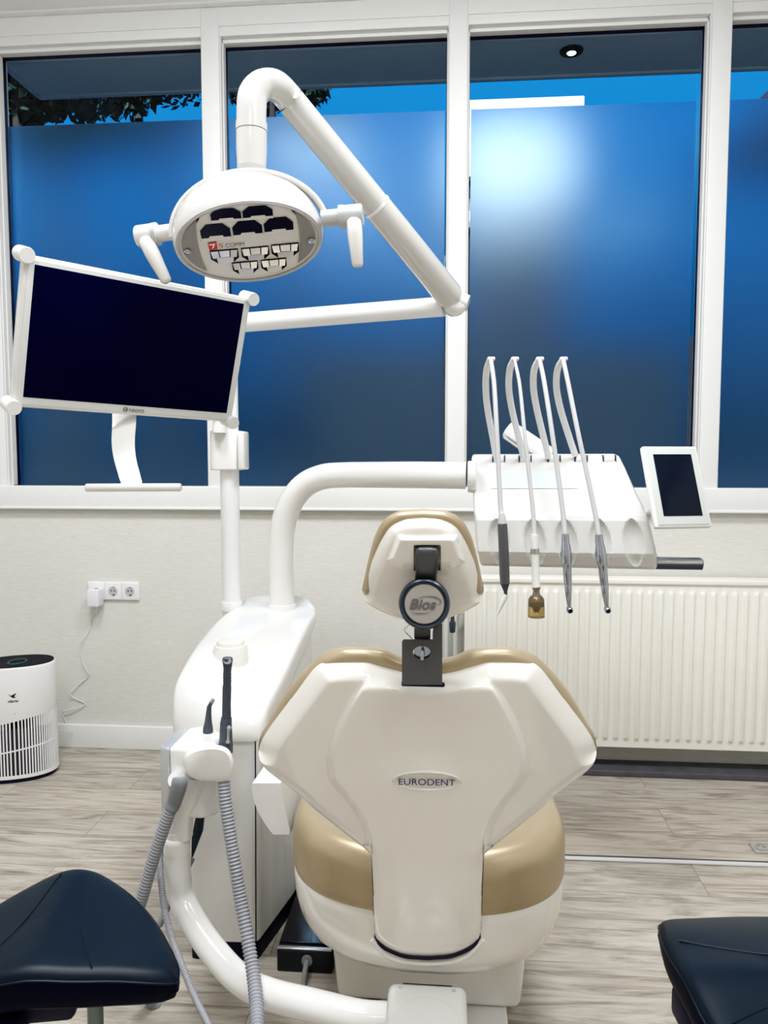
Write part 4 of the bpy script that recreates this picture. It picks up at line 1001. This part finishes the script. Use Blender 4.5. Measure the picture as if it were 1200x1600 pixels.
# 3 and 4 polished contra-angles
for (off_, lab, hp_) in (((0, 0), 'polished chrome handpiece, third hanging on the console', [(843, 562), (850, 595), (861, 665), (871, 735), (880, 805), (883, 836)]), ((54, 0), 'polished chrome handpiece nearest the small screen, fourth hanging on the console', [(880, 562), (888, 600), (903, 675), (917, 740), (931, 808), (935.5, 836)])):
    c3 = [(883, 834, 5.6), (883.3, 842, 6.4), (883.8, 850, 6.6), (884, 852, 7.4), (884.6, 866, 8.8), (885.3, 878, 8.3), (886, 884, 7.6), (886.1, 886, 7), (887, 905, 6.4), (887.5, 913, 6)]
    c3b = [(887.5, 913, 5.6), (887.6, 914.5, 6), (888.4, 930, 4.8), (889.2, 944, 3.4), (889.6, 950, 2.8)]
    if off_[0]:
        f = lambda L: [(935.5+(x-883)*2.0, y+1, r*1.03) for x, y, r in L]
        c3, c3b = f(c3), f(c3b)
    t = instrument(lab, hp_, W(c3[4][0], 880, YI))
    chain(g := G(), c3); obj('motor_sleeve', g, CHROME, t, angle=25)
    chain(g := G(), c3b); obj('neck', g, CHROME, t, angle=25)
    p = W(c3b[-1][0]+.6, 953, YI); g = G(); g.lathe([(0, -.012), (.0055, -.012), (.0085, -.008), (.009, .004), (.0075, .007), (0, .007)], p, nrm(V(.1, -1, -.35)), 24); hd = obj('head', g, CHROME, t, angle=40)
    g = G(); g.lathe([(.0035, .007), (.0055, .007), (.0055, .0085), (.0035, .0085)], p, nrm(V(.1, -1, -.35)), 20); obj('head_ring', g, NAVYBLK, hd)

# ------------------------------------------------------------------ assistant arm with suction hoses
t_as = thing('assistant_arm', 'bent white pipe arm with hose holder, left of the chair', 'assistant arm', W(277, 1380, 1.65))
YV = 1.66
mt = W(665, 1575, 1.44)
P = [W(610, 1592, 1.42), W(560, 1588, 1.42), W(490, 1571, 1.44), W(420, 1553, 1.48), W(375, 1530, 1.53), W(335, 1488, 1.58), W(302, 1440, 1.63), W(284, 1402, YV), W(278, 1365, YV), W(277, 1322, YV)]
g = G(); g.tube(smooth(P, 8), .0300, 26); obj('pipe', g, WHITE, t_as, angle=60)
cb = W(277, 1330, YV)
g = G(); g.lathe([(.028, 0), (.0305, .0), (.0305, .026), (.0295, .030), (.026, .034), (.0235, .036), (.0235, .05)], cb, V(0, 0, 1), 36); obj('collar', g, CREAMW, t_as)
def hx(pts_near, Y0, dY, r): 
    n = [W(x, y, Y0) for x, y in pts_near]; return n+[p+V(0, dY, 0) for p in n]


g = G(); R = []
for (x0_, x1_, y, h_) in ((263, 299, 1308, .036), (265, 299, 1290, .038), (268, 301, 1268, .042), (270, 318, 1235, .048), (272, 325, 1210, .05)):
    c = (np.array(W(x0_, y, YV))+np.array(W(x1_, y, YV)))/2; hw = (W(x1_, y, YV)[0]-W(x0_, y, YV)[0])/2
    R.append([c+V(hw*np.sign(math.cos(a))*abs(math.cos(a))**.5, .001*h_+h_*.6*np.sign(math.sin(a))*abs(math.sin(a))**.5, 0) for a in np.linspace(0, 2*PI, 32, endpoint=False)])
g.loft(R); obj('holder_neck', g, CREAMW, t_as, angle=50)
g = G(); zt_ = W(300, 1160, 1.68)[2]; zb_ = W(275, 1268, 1.68)[2]
xa, xm, xb = W(267, 1180, 1.66)[0], W(300, 1160, 1.68)[0], W(341, 1160, 1.68)[0]
g.prism([V(xa, 1.645, zb_), V(xb-.03, 1.645, zb_), V(xb, 1.67, zb_), V(xb-.01, 1.75, zb_), V(xm, 1.80, zb_), V(xa, 1.775, zb_)], V(0, 0, zt_-zb_), .010, 4); obj('holder_head', g, WHITE, t_as)
g = G(); zl = W(258, 1310, 1.68)[2]; xs_ = W(251, 1180, 1.67)[0]
g.prism([V(xa+.002, 1.643, zl), V(xs_+.004, 1.655, zl), V(xs_, 1.70, zl), V(xs_+.002, 1.765, zl), V(xa+.002, 1.775, zl)], V(0, 0, zt_-zl-.001), .006, 3); obj('side_cheek', g, mat('silver_paint', (.52, .54, .56), .3, metal=.5), t_as)
# rounded front paddle
oc = [(286, 1190), (289, 1179), (300, 1170), (325, 1164), (345, 1165), (358, 1172), (364.5, 1187), (363, 1202), (354, 1214), (335, 1217), (312, 1216.5), (298, 1212), (290, 1203)]
ring0 = smooth([V(x, y, 0) for x, y in oc]+[V(*oc[0], 0)], 4)[:-1]; ctr = np.mean([p for p in ring0], 0); R = []
for sc, Yk in ((.90, 1.668), (1.0, 1.655), (1.0, 1.612), (.985, 1.604), (.95, 1.599), (.90, 1.597)): R.append([W(ctr[0]+(p[0]-ctr[0])*sc, ctr[1]+(p[1]-ctr[1])*sc+(4 if Yk < 1.6 else 0), Yk) for p in ring0])
g = G(); g.loft(R); obj('hose_rest', g, CREAMW, t_as, angle=45)
g = G(); g.lathe([(0, 0), (.0195, 0), (.0195, .018), (0, .018)], W(278, 1219, 1.64), nrm(V(.2, -1, .5)), 24); obj('hose_rest_ring', g, WHITE, t_as)
# the block under the seat that carries the arm
g = G(); zmt = .278; x0_, x1_ = W(604, 1560, 1.40)[0], W(730, 1560, 1.40)[0]
g.rbox(V((x0_+x1_)/2, 1.32, .208), V(x1_-x0_, .26, .14), .016, None, 4); mb = obj('mount_block', g, WHITE, t_as)
g = G(); g.lathe([(0, .002), (.055, .0025), (.06, .001), (.062, -.003), (0, -.003)], V((x0_+x1_)/2+.002, 1.345, zmt), V(0, 0, 1), 48); obj('mount_dial', g, WHITE, mb)
for sx in (-1, 1):
    g = G(); g.lathe([(0, 0), (.005, 0), (.004, .0015), (0, .0015)], V((x0_+x1_)/2+sx*.052, 1.428, .2772), V(0, 0, 1), 16); obj('mount_screw', g, LGREY, mb)
g = G(); g.rbox(V((x0_+x1_)/2, 1.452, .262), V(.10, .012, .012), .003); obj('mount_gap', g, NAVYBLK, mb)


def ribbed(pts, r, pitch=.0074, n=18, amp=.10):
    P = smooth(pts, 12); L = [0]
    for i in range(1, len(P)): L.append(L[-1]+np.linalg.norm(P[i]-P[i-1]))
    m = int(L[-1]/pitch*8); s_ = np.linspace(0, L[-1], m); Q = np.stack([np.interp(s_, L, [p[c] for p in P]) for c in range(3)], 1)
    R = r*(1+amp*(1-2*np.abs(np.sin(s_/pitch*PI))**3))
    g = G(); g.tube(list(Q), list(R), n); return g


# front suction hose
t = thing('suction_hose', 'dark suction handle standing in the holder, ribbed grey hose running in front of the cabinet', 'suction hose', W(350, 1160, 1.63), 'hoses on the assistant arm')
obj('ribbed_hose', ribbed([W(350, 1221, 1.612), W(352, 1250, 1.60), W(359, 1300, 1.58), W(367, 1350, 1.56), W(375, 1400, 1.54), W(384, 1450, 1.51), W(394, 1510, 1.47), W(400, 1560, 1.42), W(402, 1610, 1.36)], .0132), HOSEG, t, angle=80)
g = G(); YS = 1.692
def ch2(g, segs, Y, n=20):
    g.tube([W(x, y, Y) for x, y, r in segs], [r*Y/1200 for x, y, r in segs], n); return g


ch2(g, [(353.5, 1176, 11), (353, 1165, 11.5), (353, 1150, 10.5), (353, 1130, 9.5), (354, 1121, 8.5)], YS); obj('valve_body', g, DGREY, t, angle=50)
g = G(); ch2(g, [(354, 1121, 7.5), (354, 1100, 7), (354.5, 1075, 7.2), (355, 1066, 6.4), (355, 1064, 7), (355, 1061, 6.4), (355, 1059, 7), (355, 1056, 6.4), (355, 1054, 7), (355, 1051, 6.4), (355.5, 1045, 6.6), (355.5, 1034, 8.2), (355.5, 1030, 8.6), (355.5, 1027.5, 7.5)], YS); obj('suction_tip', g, DGREY, t, angle=60)
g = G(); g.lathe([(0, 0), (.0072, 0), (.0072, .002), (0, .002)], W(355.5, 1033, YS-.009), nrm(V(0, -1, .35)), 20, sx=1.3); obj('tip_opening', g, GREY, t)
g = G(); ch2(g, [(358, 1134, 2), (358, 1137, 4), (357, 1143, 2.4), (356.5, 1156, 2.2), (356, 1160, 4), (356, 1162, 2)], YS-.016, 10); obj('slide_lever', g, GREY, t)
# left suction hose
t = thing('suction_hose', 'fat ribbed grey hose with smooth elbow running down left behind the black stool', 'suction hose', W(270, 1240, 1.61), 'hoses on the assistant arm')
g = G(); g.tube(smooth([W(281, 1214, 1.588), W(281, 1221, 1.585), W(278, 1234, 1.588), W(273, 1250, 1.60), W(268, 1262, 1.60)], 6), [.0150, .0175, .0175, .0168, .0165], 20); obj('elbow', g, mat('elbow_grey', (.22, .235, .26), .35), t, angle=60)
obj('ribbed_hose', ribbed([W(267, 1262, 1.60), W(257, 1290, 1.60), W(245, 1325, 1.60), W(234, 1360, 1.60), W(224, 1395, 1.60), W(212, 1435, 1.61), W(204, 1480, 1.63), W(215, 1530, 1.66), W(245, 1574, 1.70), W(285, 1610, 1.72)], .0132), HOSEG, t, angle=80)
# thin hose
t = thing('suction_hose', 'thin grey hose hanging from the holder in an arc past the white pipe', 'suction hose', W(253, 1340, 1.66), 'hoses on the assistant arm')
obj('ribbed_hose', ribbed([W(252, 1300, 1.70), W(250, 1340, 1.66), W(252, 1380, 1.62), W(258, 1425, 1.60), W(270, 1470, 1.58), W(285, 1510, 1.55), W(303, 1555, 1.52), W(325, 1600, 1.48), W(335, 1625, 1.46)], .0072, .0045, 12, .05), HOSEG, t, angle=80)
g = G(); g.tube(smooth([W(248, 1446, 1.70), W(258, 1425, 1.71), W(268, 1400, 1.73), W(285, 1370, 1.76), W(300, 1340, 1.78)], 6), .009, 12); obj('return_hose', g, HOSEG, t, angle=70)
# saliva ejector
t = thing('saliva_ejector', 'short dark bent nozzle standing in the rear of the hose holder', 'nozzle', W(325, 1140, 1.74), 'hoses on the assistant arm')
YE = 1.745; py_ = min(np.arange(1120, 1180, .25), key=lambda q: abs(W(325, q, YE)[2]-zt_-.0015))
g = G(); ch2(g, [(325, py_, 8.5), (325, py_-6, 8.2), (325.5, 1128, 6), (326, 1115, 4.6), (327, 1104, 3.8), (331, 1096, 3.2)], YE, 16); obj('nozzle', g, DGREY, t, angle=60)
g = G(); ch2(g, [(330, 1098, 3.3), (333, 1093.5, 3.4), (334, 1092.5, 2.4)], YE, 14); obj('nozzle_tip', g, GREY, t)
g = G(); g.prism([W(320, 1226, 1.806), W(324, 1226, 1.806), W(316, 1300, 1.806), W(298.5, 1346, 1.806), W(299, 1310, 1.806), W(308, 1262, 1.806)], V(0, .010, 0), .002); obj('dark_sliver', g, mat('teal_black', (.015, .035, .045), .4), t)  # flat dark tapering blade behind the holder

# ------------------------------------------------------------------ saddle stools
ctr = V(-.676, 1.224, 0)
ZC = .527


def make_stool(label, loc, rz, outline=None):
    t = thing('saddle_stool', label, 'stool', (loc[0], loc[1], 0), 'black saddle stools', rz)
    t.rotation_euler[2] = 0  # build upright, turn afterwards
    kk = [(-.212, -.128), (-.222, -.108), (-.212, -.07), (-.165, .015), (-.112, .080), (-.062, .122), (-.024, .137), (.024, .137), (.062, .122), (.112, .080), (.165, .015), (.212, -.07), (.222, -.108), (.212, -.128), (.14, -.145), (0, -.152), (-.14, -.145)]
    kk = outline or kk
    out = smooth([V(x, y, 0) for x, y in kk]+[V(*kk[0], 0)], 5)[:-1]
    top = lambda x, y: ZC-.040*(abs(x)/.21)**2.0+.001*(y/.14)+.012*math.exp(-(x/.055)**2)*(.4+y*2)-.010*math.exp(-((abs(x)-.07)/.05)**2)*max(0, .3-y)
    R = []
    for s_, dz, inw in ((.02, 0, 0), (.25, 0, 0), (.45, 0, 0), (.62, 0, 0), (.76, 0, 0), (.88, -.001, 0), (.945, -.003, 0), (.982, -.008, 0), (.998, -.014, 0)):
        R.append([V(p[0]*s_, p[1]*s_, top(p[0]*s_, p[1]*s_)+dz) for p in out])
    g = G(); g.loft(R, True, False)
    cush = obj('seat', g, BLKVINYL, t, angle=60, local=True)
    R = []
    for s_, dz in ((.998, -.014), (1.004, -.018), (1.010, -.030), (1.006, -.048), (.985, -.062), (.92, -.072), (.5, -.074), (.05, -.074)):
        R.append([V(p[0]*s_, p[1]*s_, top(p[0], p[1])*.55+ZC*.45*1.0+dz if dz < -.04 else top(p[0], p[1])+dz) for p in out])
    g = G(); g.loft(R, False, True); obj('seat_skirt', g, mat('black_vinyl_shaded', (.001, .002, .016), .5, spec=.15), t, angle=60, local=True)  # darker copy of the seat vinyl, shade of the upright side put into the colour
    g = G(); loop = [V(p[0]*1.003, p[1]*1.003, top(p[0], p[1])-.016) for p in out]; g.tube(loop+[loop[0]], .0022, 6); obj('piping', g, BLKVINYL, cush, local=True)
    g = G()
    for sx in (1, -1):
        c = smooth([V(sx*.022, .118, 0), V(sx*.030, .07, 0), V(sx*.044, -.01, 0), V(sx*.070, -.08, 0), V(sx*.095, -.138, 0)], 6); g.tube([V(p[0], p[1], top(p[0], p[1])+.0004) for p in c], .0012, 5)
    obj('seam', g, BLKVINYL, cush, local=True)
    g = G(); g.rbox(V(-.03, -.02, ZC-.105), V(.17, .16, .05), .012); g.rbox(V(-.065, -.10, ZC-.120), V(.09, .09, .055), .012); mech = obj('tilt_mechanism', g, NAVYBLK, t, local=True)
    g = G(); g.tube([V(-.06, -.10, ZC-.11), V(-.075, -.125, ZC-.135)], .005, 8); obj('lever', g, NAVYBLK, mech, local=True)
    g = G(); g.tube([V(.055, .03, .09), V(.055, .03, ZC-.09)], .014, 18); obj('gas_column', g, mat('column_grey', (.17, .20, .19), .3, metal=.6), t, local=True)
    g = G(); g.lathe([(0, .055), (.034, .055), (.036, .075), (.026, .095), (.026, .20), (0, .20)], V(.055, .03, 0), V(0, 0, 1), 24); obj('hub', g, DGREY, t, local=True)
    for q in range(5):
        a = 2*PI*q/5+.95; d = V(math.cos(a), math.sin(a), 0); c0 = V(.055, .03, 0)
        g = G(); g.tube([c0+d*.03+V(0, 0, .075), c0+d*.12+V(0, 0, .070), c0+d*.21+V(0, 0, .058)], [.017, .015, .011], 12); leg = obj('leg', g, DGREY, t, local=True)
        g = G(); w = c0+d*.21; s2 = np.cross(d, V(0, 0, 1))
        for k2 in (-1, 1): g.lathe([(0, -.007), (.020, -.007), (.0225, -.004), (.0225, .004), (.020, .007), (0, .007)], w+s2*k2*.012+V(0, 0, .0226), s2, 20)
        g.tube([w+V(0, 0, .022), w+V(0, 0, .056)], .006, 8); obj('caster', g, NAVYBLK, leg, local=True)
    t.rotation_euler[2] = rz
    return t


make_stool('black saddle stool with raised horn, beside the ribbed hoses left of the chair', ctr, math.radians(12))
c2 = V(.530, 1.170, 0)
make_stool('black saddle stool turned sideways on the open floor right of the chair', c2, math.radians(-86), [(-.182, -.140), (-.204, -.126), (-.214, -.08), (-.228, .02), (-.225, .10), (-.19, .16), (-.12, .20), (0, .21), (.12, .20), (.19, .16), (.225, .10), (.228, .02), (.214, -.08), (.204, -.126), (.182, -.140), (.10, -.158), (0, -.163), (-.10, -.158)])

# ------------------------------------------------------------------ light
w = bpy.data.worlds.new('sky'); SC.world = w; w.use_nodes = True; nt = w.node_tree; nt.nodes.clear(); N = nt.nodes.new; L = nt.links.new
wo = N('ShaderNodeOutputWorld'); bg = N('ShaderNodeBackground'); tc = N('ShaderNodeTexCoord'); sp = N('ShaderNodeSeparateXYZ'); rp = N('ShaderNodeValToRGB')
L(tc.outputs['Generated'], sp.inputs[0]); mr = N('ShaderNodeMapRange'); mr.inputs[1].default_value = -.3; mr.inputs[2].default_value = .9; L(sp.outputs['Z'], mr.inputs[0]); L(mr.outputs[0], rp.inputs[0])
e = rp.color_ramp.elements; e[0].position = .10; e[0].color = (.002, .010, .018, 1); e[1].position = 1.0; e[1].color = (.02, .24, .80, 1)
x = e.new(.28); x.color = (.002, .040, .085, 1); x = e.new(.42); x.color = (.001, .105, .27, 1); x = e.new(.56); x.color = (.010, .24, .62, 1); x = e.new(.75); x.color = (.02, .30, .78, 1)
L(rp.outputs[0], bg.inputs[0]); bg.inputs[1].default_value = .9; L(bg.outputs[0], wo.inputs[0])

PANF = mat('panel_frame', (.8, .8, .8), .5)
def ceiling_panel(x, y, sx, sy, power, lab, col=(.985, .995, 1)):
    t = thing('ceiling_panel', lab, 'ceiling light', (x, y, 3.32), 'ceiling light panels')
    g = G()
    for cx, cy, ax, ay in ((0, -sy/2, sx+.04, .03), (0, sy/2, sx+.04, .03), (-sx/2, 0, .03, sy+.04), (sx/2, 0, .03, sy+.04)): g.rbox(V(x+cx, y+cy, 3.312), V(ax, ay, .016), .002)
    obj('frame', g, PANF, t)
    ld = bpy.data.lights.new('panel_light', 'AREA'); ld.shape = 'RECTANGLE'; ld.size = sx-.04; ld.size_y = sy-.04; ld.energy = power; ld.color = col
    lo = bpy.data.objects.new('panel_light', ld); COL.objects.link(lo); lo.location = (x, y, 3.305)


ceiling_panel(.36, 1.62, .6, .6, 36, 'square ceiling panel above the console')
ceiling_panel(-.92, 1.48, .6, .6, 36, 'square ceiling panel above the operating lamp')
ceiling_panel(.36, 0.2, .6, .6, 15, 'added unseen ceiling panel in mid room on the radiator side')  # this panel and those below are added fill light, out of view
ceiling_panel(-.74, 0.2, .6, .6, 15, 'added unseen ceiling panel in mid room on the air purifier side')
ceiling_panel(1.5, -.3, .6, .6, 16, 'added unseen ceiling panel near the side wall')
ceiling_panel(-.2, -1.5, .6, .6, 9, 'added unseen ceiling panel at the rear of the room')

sl_ = bpy.data.lights.new('evening_sun', 'SUN'); sl_.energy = 5.5; sl_.angle = math.radians(3); so = bpy.data.objects.new('evening_sun', sl_); COL.objects.link(so); so.location = (0, -5, 9)
so.rotation_euler = Vector((.12, .86, -.5)).to_track_quat('-Z', 'Y').to_euler()

SC.view_settings.view_transform = 'Standard'; SC.view_settings.look = 'None'; SC.view_settings.exposure = 0.36; SC.view_settings.gamma = 1.0
vs_ = SC.view_settings; vs_.use_curve_mapping = True; cm = vs_.curve_mapping; cm.use_clip = False; cm.extend = 'EXTRAPOLATED'
c_ = cm.curves[3]; c_.points[0].location = (0, 0); c_.points[1].location = (1, .835)
for p in ((.015, .006), (.06, .048), (.2, .21), (.45, .465), (.75, .705)): c_.points.new(*p)
cm.update()
cy = SC.cycles; cy.max_bounces = 8; cy.diffuse_bounces = 4; cy.glossy_bounces = 4; cy.transmission_bounces = 6; cy.transparent_max_bounces = 8
cy.caustics_reflective = False; cy.caustics_refractive = False; cy.sample_clamp_indirect = 6.0
try: cy.use_denoising = True; cy.denoiser = 'OPENIMAGEDENOISE'
except Exception: pass
